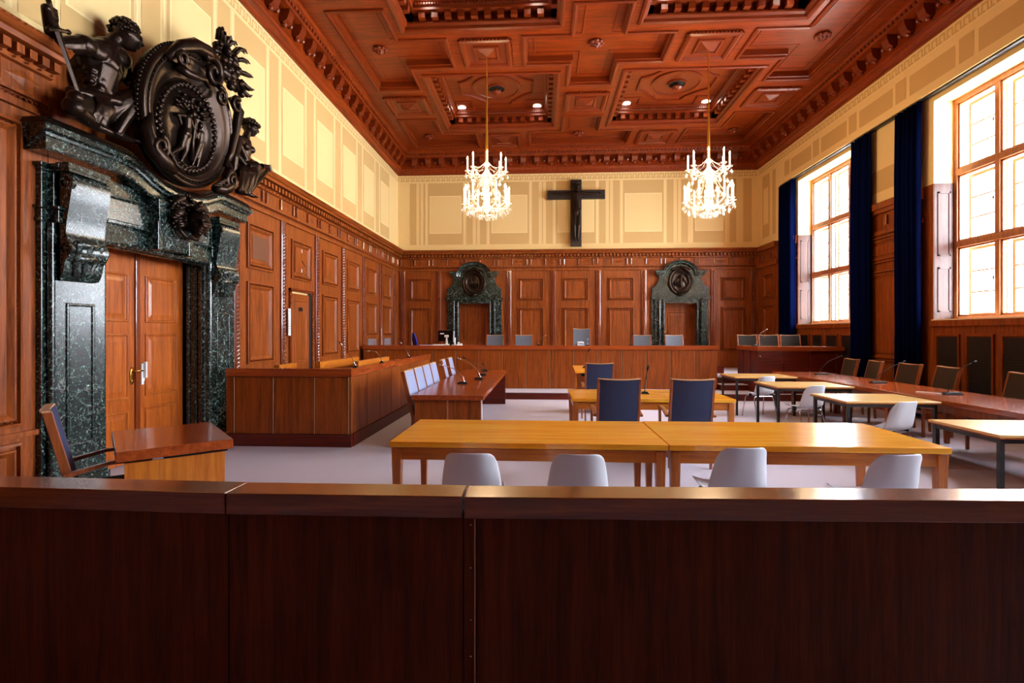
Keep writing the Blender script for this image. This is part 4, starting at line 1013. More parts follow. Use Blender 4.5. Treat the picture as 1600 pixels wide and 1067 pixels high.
# ------------------------------------------------------------------ furniture
def tapered_leg(m, x, y, z1, w0, w1): m.frustum((x-w1/2,x+w1/2,y-w1/2,y+w1/2,0), (x-w0/2,x+w0/2,y-w0/2,y+w0/2,z1))
def honey_table(label, x0, x1, y0, y1, h=.74, group='honey oak tables in the middle'):
    cx, cy = (x0+x1)/2, (y0+y1)/2; a, b = (x1-x0)/2, (y1-y0)/2
    t = thing('oak_table', label, 'table', (cx,cy,0), 0, group)
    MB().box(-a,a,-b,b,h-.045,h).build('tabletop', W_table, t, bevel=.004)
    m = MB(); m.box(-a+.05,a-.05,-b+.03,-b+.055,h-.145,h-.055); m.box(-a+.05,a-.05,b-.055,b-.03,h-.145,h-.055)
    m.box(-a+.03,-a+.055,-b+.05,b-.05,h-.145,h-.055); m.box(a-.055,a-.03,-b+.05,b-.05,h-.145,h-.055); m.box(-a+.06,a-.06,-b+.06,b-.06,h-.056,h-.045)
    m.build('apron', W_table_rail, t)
    for sx in (-1,1):
        for sy in (-1,1):
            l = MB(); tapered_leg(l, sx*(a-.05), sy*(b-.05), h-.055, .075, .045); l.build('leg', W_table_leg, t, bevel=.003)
    return t
honey_table('long honey oak table nearest the front barrier, left half of the pair', -1.17, .955, 3.90, 4.92)
honey_table('long honey oak table nearest the front barrier, right half of the pair with window glare', .965, 2.99, 3.90, 4.94)
honey_table('honey oak table in the middle of the room with two blue chairs drawn up', .40, 2.46, 6.60, 7.68)

def side_table(label, x0, x1, y0, y1, h=.74):
    cx, cy = (x0+x1)/2, (y0+y1)/2; a, b = (x1-x0)/2, (y1-y0)/2
    t = thing('side_table', label, 'table', (cx,cy,0), 0, 'pale side tables along the long right table')
    MB().box(-a,a,-b,b,h-.022,h).build('tabletop', W_beech, t, bevel=.003)
    MB().box(-a+.001,a-.001,-b+.001,b-.001,h-.034,h-.0225).build('edge_band', W_desk, t)
    m = MB(); 
    for y in (-b+.03,b-.06): m.box(-a+.03,a-.03,y,y+.03,h-.075,h-.035)
    for x in (-a+.03,a-.06): m.box(x,x+.03,-b+.06,b-.06,h-.075,h-.035)
    m.build('steel_frame', M_black, t)
    for sx in (-1,1):
        for sy in (-1,1):
            x, y = sx*(a-.045), sy*(b-.045); MB().box(x-.018,x+.018,y-.018,y+.018,0,h-.035).build('leg', M_black, t)
side_table('pale side table with black legs furthest back, near the bench steps', 3.70, 4.86, 9.98, 10.82)
side_table('second pale side table with black legs from the bench steps', 3.68, 4.86, 8.22, 9.07)
side_table('third pale side table with black legs from the bench steps', 3.74, 4.86, 6.50, 7.34)
side_table('pale white-lit side table nearest the front at the right edge', 3.76, 4.86, 4.42, 5.20)

t = thing('long_table', 'long reddish table running along the window side with microphones on it', 'table', (5.39,7.3,0))
MB().box(-.51,.51,-3.9,3.8,.70,.76).build('tabletop', W_desk_top, t, bevel=.004)
m = MB(); m.box(-.44,-.415,-3.8,3.7,.60,.70); m.box(-.1,-.075,-3.8,3.7,.60,.70); m.build('apron', W_desk, t)
for y in (-3.7,-1.8,.35,1.4,3.12):
    for x in (-.40,.40): l = MB(); tapered_leg(l, x, y, .70, .08, .05); l.build('leg', W_desk, t, bevel=.003)

# left desk
t = thing('counsel_desk', 'long reddish desk on the left with four microphones and six chairs behind', 'desk', (-1.24,9.1,0))
MB().box(-.48,.48,-2.35,2.35,.685,.75).build('desktop', W_desk_top, t, bevel=.004)
m = MB(); m.box(-.455,-.015,-2.30,-2.27,.0,.685); m.build('end_panel', W_desk, t, bevel=.002)
m = MB(); m.box(.0,.44,-2.30,-2.27,.0,.685); m.build('end_panel', W_desk, t, bevel=.002)
MB().box(.442,.455,-2.302,-2.26,0,.685).build('metal_edge', M_white, t)
MB().box(-.456,.455,2.22,2.26,0,.685).build('gable_panel', W_red, t)
MB().box(-.05,-.02,-2.26,2.22,.2,.685).build('modesty_panel', W_red, t)

# chairs
def armchair(label, fabric, group, name='armchair', H=1.06, frame=None, arms=True):
    fr = frame or W_chair
    t = thing(name, label, 'chair', (0,0,0), 0, group)
    def back_y(z): return -.175-.155*(z-.40)/(1.06-.40)
    MB().box(-.225,.225,-.19,.24,.40,.47).build('seat', fabric, t, bevel=.02, seg=3)
    m = MB(); n = 12; zs = [.36,.5,.65,.8,.95,H-.015]; R = []
    for z in zs:
        f_ = []; b_ = []
        for k in range(n+1):
            x = -.222+.444*k/n; c = -.02*(1-(x/.222)**2); f_.append((x, back_y(z)+.028+c, z-.012*(1-(x/.222)**2)*(z > H-.03))); b_.append((x, back_y(z)-.022+c, z-.012*(1-(x/.222)**2)*(z > H-.03)))
        R.append(f_+b_[::-1])
    m.rings(R, True, True, True); m.build('backrest', fabric, t, smooth=False)
    m = MB(); R = []
    for k in range(n+1):
        x = -.24+.48*k/n; c = -.02*(1-(x/.24)**2); d = -.012*(1-(x/.24)**2)
        y = back_y(H)+c; R.append([(x,y+.028,H-.012+d),(x,y+.028,H+d),(x,y-.024,H+d),(x,y-.024,H-.012+d)])
    m.rings(R, True, True, True); m.build('top_rail', M_chair_edge, t)
    for sx in (-1,1):
        x = sx*.235; m = MB()
        m.prism([(-.22,0),(-.185,0),(back_y(.45)+.035,.42),(back_y(H)+.03,H-.01),(back_y(H)-.022,H-.01),(back_y(.45)-.02,.42)], 'x', x-.014, x+.014); m.build('rear_leg', fr, t, bevel=.004)
        x = sx*.262 if arms else sx*.228; m = MB(); m.prism([(.19,0),(.225,0),(.235,.655 if arms else .40),(.18,.655 if arms else .40)], 'x', x-.014, x+.014); m.build('front_leg', fr, t, bevel=.004)
        if not arms: continue
        m = MB(); m.prism([(back_y(.62)-.01,.60),(.0,.655),(.245,.655),(.25,.672),(.2,.68),(.0,.68),(back_y(.66)-.01,.63)], 'x', x-.026, x+.026); m.build('armrest', fr, t, bevel=.006)
    m = MB(); m.box(-.245,.245,.19,.215,.35,.40); m.box(-.235,-.215,-.19,.2,.35,.40); m.box(.215,.235,-.19,.2,.35,.40); m.build('seat_rail', fr, t)
    return t
M_chair_edge = W_chair_pale
g1, g2, g3, g4 = 'high-backed blue armchairs', 'blue chairs in a row behind the left desk', 'judges chairs behind the bench', 'brown chairs along the window side'
A0 = armchair('navy armchair seen from behind at the middle table, left one', M_fab, g1); A0.location = (.90,6.27,0)
dup(A0, 'navy armchair seen from behind at the middle table, right one', (1.74,6.27,0), -.03)
dup(A0, 'navy armchair seen from behind at the small lectern before the bench', (1.02,9.30,0), 0)
dup(A0, 'blue armchair with wooden side frame by the marble portal, facing the small desk', (-3.20,3.62,0), math.radians(-47))
for k, (y, r) in enumerate(((7.13,.0),(7.72,.0),(8.31,.0),(8.90,.0),(9.98,.08),(10.75,.02))):
    nm = ['nearest the front barrier','second from the front','third from the front','fourth from the front','fifth from the front','last before the bench'][k]
    refab(dup(A0, 'blue chair in window-lightened fabric behind the left desk, '+nm, (-1.555-.012*k,y,0), -PI/2+r, g2), M_fab_lit)
for k, x in enumerate((-1.29,-.46,2.76,3.65)):
    nm = ['before the left marble door','right of the left marble door','left of the right marble door','before the right door'][k]
    refab(dup(A0, 'low grey-blue judge chair behind the bench, '+nm, (x,13.95,.47), PI+(.04 if k % 2 else -.05), g3), M_fabg)
T0 = armchair('tall grey-blue presiding judge chair at the centre of the bench, under the cross', M_fabg, g3, H=1.235); T0.location = (1.13,13.95,.47); T0.rotation_euler = (0,0,PI)
B0 = armchair('brown chair at the long right table, furthest back', M_fabb, g4); B0.location = (5.985,10.78,0); B0.rotation_euler = (0,0,PI/2-.05)
for k, (y, r) in enumerate(((10.06,-.14),(9.10,.05),(8.31,-.06),(7.02,.0))):
    nm = ['second from the back','third from the back, before the dark blue curtain','fourth from the back with a microphone before it','nearest the right edge of the room view'][k]
    dup(B0, 'brown chair at the long right table, '+nm, (5.985,y,0), PI/2+r)
for k, (x, r) in enumerate(((5.36,-.08),(5.90,-.1),(6.44,-.12))):
    nm = ['next to the twin microphone','middle of the three','turned aside next to the curtain'][k]
    g5 = 'shade-darkened brown chairs behind the corner desk'
    if k == 0: D0 = armchair('brown chair in shade-darkened fabric behind the corner desk, '+nm, M_fabb_shaded, g5, 'side_chair', arms=False); D0.location = (x,13.42,.475); D0.rotation_euler = (0,0,PI+r)
    else: dup(D0, 'brown chair in shade-darkened fabric behind the corner desk, '+nm, (x,13.42,.475), PI+r, g5)

def shell_chair(label, group):
    t = thing('shell_chair', label, 'chair', (0,0,0), 0, group)
    prof = [(.235,.425,.185),(.215,.44,.20),(.12,.43,.212),(0,.418,.218),(-.10,.425,.218),(-.165,.46,.215),(-.20,.53,.208),(-.222,.61,.198),(-.242,.70,.183),(-.258,.77,.17),(-.262,.79,.16)]
    m = MB(); n = 16; R = []
    for i, (y, z, w) in enumerate(prof):
        ring = []
        for k in range(n+1):
            u = -1+2*k/n; e = abs(u)**3; x = w*u
            if i <= 4: ring.append((x, y, z+.035*e))
            elif i == 5: ring.append((x, y+.05*e, z+.02*e))
            else: ring.append((x, y+.075*e*(1 if i < 9 else .75), z-(.03*abs(u)**8 if i >= 9 else 0)+.004*u*u*0))
        R.append(ring)
    m.rings(R, False); o = m.build('seat_shell', M_shell, t, smooth=True)
    sd = o.modifiers.new('thick', 'SOLIDIFY'); sd.thickness = .009; sd.offset = 0
    sb = o.modifiers.new('round', 'SUBSURF'); sb.levels = 1; sb.render_levels = 1
    for sx in (-1,1):
        for (y0, y1) in ((.13,.20),(-.10,-.21)):
            m = MB(); m.tube([(sx*.12,y0*.8,.405),(sx*.175,y0,.40),(sx*.20,y0*1.08,.37),(sx*.225,y1,0)], .011, 8); m.build('leg', M_steel, t, smooth=True)
        m = MB(); m.box(sx*.222-.008,sx*.222+.008,-.06,.0,.40,.455); m.build('row_clip', M_blackp, t)
    m = MB(); m.tube([(-.175,.13,.40),(.175,.13,.40)], .01); m.tube([(-.175,-.10,.40),(.175,-.10,.40)], .01); m.build('cross_tube', M_steel, t)
    return t
gs = 'grey shell chairs'
S0 = shell_chair('grey plastic shell chair behind the barrier, furthest left', gs); S0.location = (-.47,3.60,0)
for l, x, y, r in (('grey plastic shell chair behind the barrier, second from the left',.25,3.61,.0),
                   ('grey plastic shell chair behind the barrier, third from the left and slightly taller',1.39,3.86,.10),
                   ('grey plastic shell chair behind the barrier, furthest right and turned',2.33,3.72,.14),
                   ('white shell chair tucked at the furthest pale side table',4.10,9.85,.27),
                   ('white shell chair tucked at the second pale side table from the steps',4.09,8.17,.27),
                   ('white shell chair tucked at the third pale side table, nearest on the right',4.16,6.37,.30)):
    dup(S0, l, (x,y,0), r)

# small desk at the portal
t = thing('witness_desk', 'small veneered desk standing askew in front of the marble portal', 'desk', (-2.97,3.95,0), math.radians(-47.5))
MB().box(-.49,.49,-.36,.36,.688,.76).build('desktop', W_desk_topx, t, bevel=.004)
MB().box(.42,.445,-.31,.31,0,.665).build('front_panel', W_table_leg, t); MB().box(-.40,.42,.285,.31,0,.665).build('side_panel', W_desk, t)
MB().box(-.42,.44,-.08,.33,.665,.6879).build('shadow_joint', M_blackp, t)
# lectern before the bench
t = thing('lectern_desk', 'small honey lectern desk in front of the bench, half hidden by a navy chair', 'desk', (.98,10.35,0))
m = MB(); a = .32; m.add([(-a,-.4,.80),(a,-.4,.80),(a,.4,.86),(-a,.4,.86),(-a,-.4,.84),(a,-.4,.84),(a,.4,.90),(-a,.4,.90)], [(0,3,2,1),(4,5,6,7),(0,1,5,4),(1,2,6,5),(2,3,7,6),(3,0,4,7)]); m.build('sloping_top', W_table, t, bevel=.003)
for s in (-1,1): m = MB(); m.box(s*.29-.015,s*.29+.015,-.3,.3,0,.80); m.build('side_panel', W_table_leg, t)
MB().box(-.275,.275,.24,.27,.1,.82).build('front_panel', W_table_leg, t); MB().box(-.18,.18,-.33,-.1,.735,.795).build('control_box', M_blackp, t)

# press box
t = thing('panelled_box', 'low veneered enclosure with rail and panels by the left wall', 'enclosure', (-2.61,6.93,0))
x0, x1, y1 = -1.80, 0, 5.10
MB().box(x0,x1,0,.14,.97,1.08).build('front_rail', W_desk_topx, t, bevel=.003); MB().box(x1-.14,x1,.141,y1,.97,1.08).build('side_rail', W_desk_top, t, bevel=.003)
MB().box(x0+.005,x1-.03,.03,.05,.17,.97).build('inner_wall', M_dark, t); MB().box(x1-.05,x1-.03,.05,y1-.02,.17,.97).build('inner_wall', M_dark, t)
n = 3; xs_ = [x0,-1.665,-1.105,-.515,x1-.055]
for k in range(4): m = MB(); m.box(xs_[k]+.006,xs_[k+1]-.006,.012,.029,.175,.962); m.build('front_panel', W_desk, t, bevel=.002)
for k in range(1,4): MB().box(xs_[k]-.012,xs_[k]-.006,.004,.03,.175,.962).build('metal_strip', M_chair_pale, t)
MB().box(x1-.05,x1-.04,.008,.03,.172,.97).build('corner_strip', M_chair_pale, t)
MB().box(x1-.032,x1-.012,.012,.05,.175,.962).build('corner_post', W_desk, t)
for k in range(8):
    a = .06+k*(y1-.1)/8; m = MB(); m.box(x1-.029,x1-.012,a,a+(y1-.1)/8-.012,.175,.962); m.build('side_panel', W_desk, t, bevel=.002)
m = MB(); m.box(x0,x1+.0,-.01,.06,0,.17); m.box(x1-.06,x1+.01,.06,y1,0,.17); m.build('plinth', W_red, t)
def bench(label, x, y0, y1, h, slope=0):
    t = thing('wooden_bench', label, 'bench', (x,(y0+y1)/2,0), 0, 'benches inside the enclosure'); L = (y1-y0)/2
    MB().box(-.04,.05,-L,L,h-.13,h).build('backrest_cap', W_table_rail, t, bevel=.004); MB().box(-.02,.02,-L+.02,L-.02,.1,h-.13).build('backrest', W_desk, t)
    MB().box(-.42,-.02,-L+.03,L-.03,.40,.45).build('seat', W_desk_top, t, bevel=.004)
    for s in (-1,1): MB().box(-.40,.03,s*(L-.04)-.015,s*(L-.04)+.015,0,.40).build('bench_end', W_desk, t)
bench('pale topped bench inside the enclosure, nearer the wall', -3.46, 7.75, 9.45, 1.13)
bench('pale topped bench inside the enclosure, nearer the rail', -2.93, 7.95, 9.60, 1.13)
bench('short low bench inside the enclosure, in the corner by the portal', -3.95, 7.45, 8.0, 1.10)

# judges bench
t = thing('judges_bench', 'long panelled judges bench across the back of the room', 'bench', (0,12.98,.17))
x0, x1 = -4.59, 4.42
m = MB(); m.box(x0,x1,-.03,.62,.985,1.085); m.build('bench_top', W_desk_topx, t, bevel=.004)
MB().box(x0+.01,x1-.04,.02,.04,0,.985).build('carcass', M_dark, t)
xs_ = [x0+.01]+[.245+.6*k for k in range(-8,7)]+[x1-.04]
xs_ = sorted(set(xs_)); xs_ = [v for v in xs_ if x0+.01 <= v <= x1-.04]
if xs_[1]-xs_[0] < .2: xs_.pop(1)
for a, b in zip(xs_, xs_[1:]): m = MB(); m.box(a+.008,b-.008,.0,.018,.005,.978); m.build('front_panel', W_desk, t, bevel=.002)
for a in xs_[1:-1]: MB().box(a-.0145,a-.0085,-.004,.018,.005,.978).build('panel_edge', M_chair_pale, t)
MB().box(x1-.06,x1-.03,.04,.5,0,.985).build('end_panel', W_desk, t)
# corner desk
t = thing('corner_desk', 'dark red panelled corner desk at the right of the bench, under the far window', 'desk', (5.04,12.2,.17))
m = MB(); m.box(-.03,1.93,-.03,.65,.99,1.09); m.box(-.03,.6,.651,1.25,.99,1.09); m.build('desktop', W_desk_topx, t, bevel=.004)
for k, (a, b) in enumerate(((.0,.575),(.585,1.16),(1.17,1.745),(1.755,1.92))): m = MB(); m.box(a+.004,b-.004,.0,.018,.0,.985); m.build('front_panel', W_red, t, bevel=.002)
for a, b in ((.0,.42),(.43,.84),(.85,1.24)): m = MB(); m.box(.0,.018,a+.022,b-.004,.0 if a < .4 else .0,.985); m.build('side_panel', W_red, t, bevel=.002)
m = MB(); m.M = Matrix.Translation((.05,-.003,.87)) @ Matrix.Rotation(PI/2, 4, 'X'); m.lathe([(.014,0),(.014,.006),(.004,.009)], n=10); m.M = None; m.build('lock', M_steel, t)

# barrier in front
def barrier(label, xa, ya, xb, yb, post=False):
    L = math.hypot(xb-xa, yb-ya); t = thing('spectator_barrier', label, 'barrier', (xa,ya,0), math.atan2(yb-ya, xb-xa), 'sections of the front barrier')
    MB().box(.002,L-.002,0,.14,.923,1.0).build('cap_rail', W_cap, t, bevel=.003)
    s = .042 if post else 0
    MB().box(s+.002,L-.002,.022,.045,.0,.923).build('front_panel', W_bar, t)
    MB().box(.002,L-.002,.10,.12,.0,.923).build('back_panel', W_bar, t)
    if post:
        MB().box(.0,.036,.014,.09,.0,.923).build('corner_post', W_bar, t); MB().box(.037,.0405,.012,.05,.0,.923).build('edge_strip', M_chair_pale, t)
        for z in (.898,.745,.56,.43):
            m = MB(); m.M = Matrix.Translation((.024,.014,z)) @ Matrix.Rotation(PI/2, 4, 'X'); m.lathe([(.0035,0),(.0035,.001),(.002,.002)], n=8); m.M = None; m.build('screw', M_steel, t)
    return t
barrier('left section of the wooden barrier in the foreground', -2.75, 1.835, -1.142, 1.793)
barrier('short middle section of the wooden barrier in the foreground', -1.138, 1.79, -.277, 1.80)
barrier('long right section of the wooden barrier with screws down its left edge', -.272, 1.795, 2.9, 1.905, True)
m = MB(); m.add([(-1.143,1.795,1.001),(-1.139,1.795,1.001),(-1.139,1.935,1.001),(-1.143,1.935,1.001)], [(0,1,2,3)])

# microphones
def mic(label, loc, path, group, base=(.15,.09), chrome=False, plate=True):
    t = thing('gooseneck_microphone', label, 'microphone', loc, 0, group)
    m = MB(); a, b = base; m.box(-a/2,a/2,-b/2,b/2,0,.012); m.frustum((-a/2+.01,a/2-.01,-b/2+.008,b/2-.008,.012), (-a/2+.03,a/2-.02,-b/2+.02,b/2-.02,.032)); m.build('base', M_blackp, t, bevel=.003)
    p = [Vector(v) for v in path]; q = []
    for i in range(len(p)-1):
        for k in range(6): q.append(p[i].lerp(p[i+1], k/6))
    q.append(p[-1])
    for _ in range(6): q = [q[0]]+[(q[i-1]+q[i]*2+q[i+1])/4 for i in range(1, len(q)-1)]+[q[-1]]
    m = MB(); m.tube(q, .0055, 8); m.ball(q[0], .012, .012, .02); m.build('neck', M_steel if chrome else M_grille, t, smooth=True)
    d = (q[-1]-q[-2]).normalized(); m = MB(); m.tube([q[-1]-d*.01, q[-1]+d*.015, q[-1]+d*.05, q[-1]+d*.06], [.008,.013,.013,.007], 10); m.build('capsule', M_steel if chrome else M_blackp, t, smooth=True)
    return t
gm = 'gooseneck microphones'
mic('microphone on the left desk, nearest, reaching towards the chairs', (-1.28,8.32,.75), [(.03,0,.03),(.01,0,.12),(-.12,0,.24),(-.33,0,.30)], gm, (.17,.10), True)
mic('microphone on the left desk, second along, arm to the left', (-1.11,9.12,.75), [(.03,0,.03),(.0,0,.14),(-.15,0,.28),(-.33,0,.36)], gm, (.17,.10), True)
mic('microphone on the left desk, third along', (-1.15,10.0,.75), [(.03,0,.03),(.0,0,.12),(-.15,0,.26),(-.33,0,.33)], gm, (.17,.10))
mic('microphone on the left desk, furthest, with a short upright neck', (-1.22,11.1,.75), [(0,0,.03),(.0,0,.07),(.0,0,.10),(-.02,0,.13)], gm, (.14,.10))
mic('microphone standing on the middle honey table', (1.43,7.15,.74), [(0,0,.03),(.005,0,.12),(.02,0,.24),(.04,0,.33)], gm, (.11,.10))
mic('microphone rising behind the navy chair on the small lectern desk', (.90,10.42,.882), [(0,0,.03),(.01,0,.14),(.03,0,.28),(.06,0,.33)], gm, (.11,.10))
mic('microphone on the long right table, furthest back', (5.50,10.37,.76), [(-.04,0,.03),(-.03,0,.09),(.13,0,.27),(.34,0,.35)], gm, (.24,.10))
mic('microphone on the long right table, middle one', (5.50,8.69,.76), [(-.05,0,.03),(-.03,0,.08),(.15,0,.24),(.38,0,.34)], gm, (.24,.10))
mic('microphone on the long right table, nearest with a white cable', (5.46,7.13,.76), [(-.05,0,.03),(-.04,0,.14),(.08,0,.34),(.26,0,.42)], gm, (.24,.10))
m = MB(); m.tube([(5.36,7.13,.766),(5.24,7.22,.768),(5.16,7.36,.767),(5.22,7.42,.767),(5.32,7.30,.768),(5.38,7.2,.767)], .005, 6); tag(m.build('microphone_cable', M_white, smooth=True), 'loop of white cable lying on the long right table', 'cable')
gr_ = 'chrome microphones on the enclosure rail'
mic('chrome microphone on the enclosure rail, nearest', (-2.68,7.26,1.08), [(0,0,.03),(-.03,0,.12),(-.12,0,.24),(-.20,0,.33)], gr_, (.06,.06), True)
mic('chrome microphone on the enclosure rail, middle one with a hooked neck', (-2.68,8.50,1.08), [(0,0,.03),(-.05,0,.13),(-.12,0,.20),(-.22,0,.19)], gr_, (.06,.06), True)
mic('chrome microphone on the enclosure rail, furthest', (-2.68,10.28,1.08), [(0,0,.03),(-.03,0,.10),(-.10,0,.22),(-.16,0,.29)], gr_, (.06,.06), True)
gb = 'microphones on the bench'
mic('microphone on the bench right of the second judge chair', (-.06,13.25,1.255), [(0,0,.03),(.0,0,.09),(.06,0,.20),(.13,0,.23)], gb, (.10,.10), True)
mic('microphone on the bench in front of the tall judge chair', (1.20,13.25,1.255), [(0,0,.03),(.0,0,.06),(.0,0,.10),(.0,-.02,.13)], gb, (.08,.08), True)
mic('microphone on the bench left of the fourth judge chair', (2.29,13.25,1.255), [(0,0,.03),(.01,0,.12),(.03,0,.22),(.05,0,.27)], gb, (.08,.08))
t = mic('twin chrome microphone on the corner desk', (5.02+.15,12.65,1.26), [(0,0,.03),(.02,0,.14),(.10,0,.30),(.22,0,.38)], gb, (.16,.12), True)
m = MB(); m.tube([(.03,0,.03),(.05,0,.10),(.11,0,.18),(.18,0,.22)], .0065, 8); m.build('neck', M_steel, t); m = MB(); m.tube([(.17,0,.215),(.22,0,.24)], [.013,.011], 8); m.build('capsule', M_steel, t)
# things on and behind the bench
t = thing('swivel_chair', 'bright blue swivel chair behind the left end of the bench', 'chair', (-3.32,14.15,.47), math.radians(-62))
m = MB(); m.ball((0,-.20,.86), .21, .05, .27, 18, 12, Matrix.Rotation(.18,3,'X')); m.build('backrest', M_fabblue, t, smooth=True)
m = MB(); m.ball((0,.02,.47), .24, .23, .05, 18, 8); m.build('seat', M_fabblue, t, smooth=True)
m = MB(); m.tube([(0,0,.08),(0,0,.43)], .025); m.build('pedestal', M_blackp, t); m = MB(); m.tube([(0,-.05,.43),(0,-.22,.45),(0,-.26,.62),(0,-.24,.85)], .018); m.build('back_stem', M_blackp, t)
for k in range(5): a = k*2*PI/5; m = MB(); m.tube([(0,0,.09),(.26*math.cos(a),.26*math.sin(a),.06)], [.022,.015]); m.ball((.26*math.cos(a),.26*math.sin(a),.03),.028,.02,.03); m.build('foot', M_blackp, t)
t = thing('computer_monitor', 'black computer monitor seen from behind on the left of the bench', 'monitor', (-2.52,13.42,1.255), .1)
m = MB(); m.box(-.19,.19,-.02,.02,.10,.39); m.box(-.12,.12,-.045,-.02,.16,.33); m.build('screen_housing', M_screen, t, bevel=.006); MB().box(-.13,-.03,-.047,-.0455,.29,.32).build('label_sticker', M_paper, t)
m = MB(); m.box(-.02,.02,-.04,-.02,.02,.2); m.box(-.11,.11,-.08,.06,0,.02); m.build('stand', M_blackp, t)
t = thing('computer_monitor', 'slim monitor seen edge on beside the black monitor', 'monitor', (-2.28,13.36,1.255), math.radians(98))
m = MB(); m.box(-.2,.2,-.015,.015,.08,.37); m.build('screen_housing', plain('silver_plastic', S(176,180,190), .35), t, bevel=.005); m = MB(); m.box(-.18,.18,.016,.018,.10,.35); m.build('screen', M_screen, t); m = MB(); m.tube([(0,-.02,.02),(0,-.03,.2)], .018); m.box(-.1,.1,-.08,.06,0,.018); m.build('stand', M_white, t)
t = thing('document_camera', 'white desktop camera arm standing before the black monitor', 'camera', (-2.45,13.22,1.255))
MB().box(-.07,.07,-.06,.06,0,.035).build('base', M_white, t, bevel=.008); m = MB(); m.tube([(0,0,.03),(0,0,.16),(.0,.0,.22)], [.035,.022,.02]); m.build('arm', M_white, t); m = MB(); m.box(-.05,.05,-.06,.04,.21,.27); m.build('camera_head', M_white, t, bevel=.012)
t = thing('desk_phone', 'small white phone beside the desktop camera on the bench', 'telephone', (-2.10,13.15,1.255))
MB().frustum((-.07,.07,-.07,.07,0), (-.06,.06,-.02,.06,.05)).build('body', M_white, t, bevel=.006); m = MB(); m.tube([(-.03,-.06,.06),(-.03,.0,.075),(-.03,.07,.07)], [.018,.012,.018]); m.build('handset', M_white, t)
m = MB(); m.box(-.13,.13,-.1,.1,0,.012); m.box(-.12,.13,-.1,.09,.012,.03); o = m.build('paper_stack', M_paper); o.location = (-2.66,13.18,1.255); tag(o, 'stack of white papers at the foot of the black monitor', 'papers')
o = MB().box(-.17,.17,-.11,.11,0,.014).build('document_folder', plain('lilac_folder', S(196,176,206), .6), bevel=.003); o.location = (-2.96,13.15,1.255); tag(o, 'thin lilac folder lying flat on the bench by the papers', 'folder')
t = thing('desk_phone', 'grey telephone on the bench before the tall judge chair', 'telephone', (1.0,13.22,1.255), .2)
MB().frustum((-.10,.10,-.09,.09,0), (-.09,.09,-.04,.08,.06)).build('body', plain('grey_phone', S(150,154,166), .4), t, bevel=.008); m = MB(); m.tube([(-.08,-.05,.06),(-.06,-.05,.085),(.06,-.05,.085),(.08,-.05,.06)], [.022,.016,.016,.022]); m.build('handset', M_white, t, smooth=True)
# cross
t = thing('wall_crucifix', 'dark wooden cross with bronze figure high on the back wall', 'crucifix', (1.13,YB-.02,4.36))
m = MB(); m.box(-.175,.175,-.12,-.0,0,2.14); m.build('upright', plain('blackened_wood', S(38,26,22), .5), t, bevel=.004); m = MB(); m.box(-.92,-.176,-.12,-.0,1.52,1.80); m.box(.176,.92,-.12,-.0,1.52,1.80); m.build('crossbar', bpy.data.materials['blackened_wood'], t, bevel=.004)
m = MB(); Y = -.2
m.limb((0,Y,1.38),(0,Y,1.66),.10,.12,14); m.limb((0,Y,1.15),(0,Y,1.40),.115,.10,14); m.limb((0,Y,1.03),(0,Y,1.18),.11,.115,14); m.limb((0,Y,1.66),(.0,Y-.02,1.78),.055,.05)
for sg in (-1,1):
    m.limb((sg*.08,Y,1.70),(sg*.42,Y+.03,1.66),.055,.042,bulge=.1); m.limb((sg*.42,Y+.03,1.66),(sg*.70,Y+.05,1.68),.042,.028,bulge=.1)
    hand(m, (sg*.70,Y+.05,1.68), (sg,0,0), (0,0,1), (0,-1,0), 1, .025)
    m.limb((sg*.06,Y,1.04),(sg*.065,Y-.05,.62),.085,.058,bulge=.08); m.limb((sg*.065,Y-.05,.62),(sg*.045,Y+.02,.26),.055,.03,bulge=.12); m.limb((sg*.045,Y+.02,.26),(sg*.06,Y-.06,.15),.032,.02)
    for k in range(5): m.limb((sg*.06+.011*(k-2),Y-.06,.15),(sg*.06+.011*(k-2),Y-.075,.125),.008,.006,6)
head(m, (0.02,Y-.05,1.88), (.1,-1,-.35), (.1,-.2,1), .25)
remesh(m.build('figure', M_bronze, t, smooth=True), .011, 2)
m = MB(); hair(m, (.02,Y-.045,1.89), (.1,-1,-.35), (.1,-.2,1), .26, 60, -.3, .08, 5); m.build('hair', M_bronze, t, smooth=True)
m = MB(); m.limb((-.10,Y-.04,1.10),(.10,Y-.04,1.14),.06,.06); m.limb((0,Y-.05,1.12),(.03,Y-.06,.92),.06,.03); m.limb((-.08,Y-.03,1.08),(-.06,Y-.06,.95),.05,.03); m.limb((.09,Y-.02,1.08),(.10,Y-.05,.92),.05,.03)
m.build('loincloth', M_bronze, t, smooth=True)
# ------------------------------------------------------------------ chandeliers
ch = thing('crystal_chandelier', 'glowing crystal chandelier with candle lamps on a gilt rod, left of the cross', 'chandelier', (xc-2.27,10.67,3.92))
Z0 = 3.92
m = MB(); m.tube([(0,0,1.44),(0,0,2.3),(0,0,7.33-Z0)], [.03,.018,.012], 10); m.tube([(0,0,1.20),(0,0,1.46)], .034, 10); m.build('rod', M_gold, ch)
m = MB(); m.lathe([(.002,0),(.035,.015),(.05,.05),(.035,.09),(.015,.11),(.02,.16),(.05,.19),(.09,.24),(.10,.30),(.05,.36),(.025,.42),(.045,.5),(.06,.58),(.03,.66),(.025,.74),(.07,.82),(.11,.9),(.12,.96),(.06,1.02),(.03,1.1),(.05,1.16),(.03,1.22)], n=20); m.build('glass_stem', M_crystal, ch, smooth=True)
def drop_mesh(name, s):
    m = MB(); m.lathe([(.001,-.075*s),(.016*s,-.06*s),(.026*s,-.035*s),(.018*s,-.012*s),(.004*s,0)], n=6); m.octa((0,0,.012*s), .009*s, .009*s, .012*s); return m
first = {}
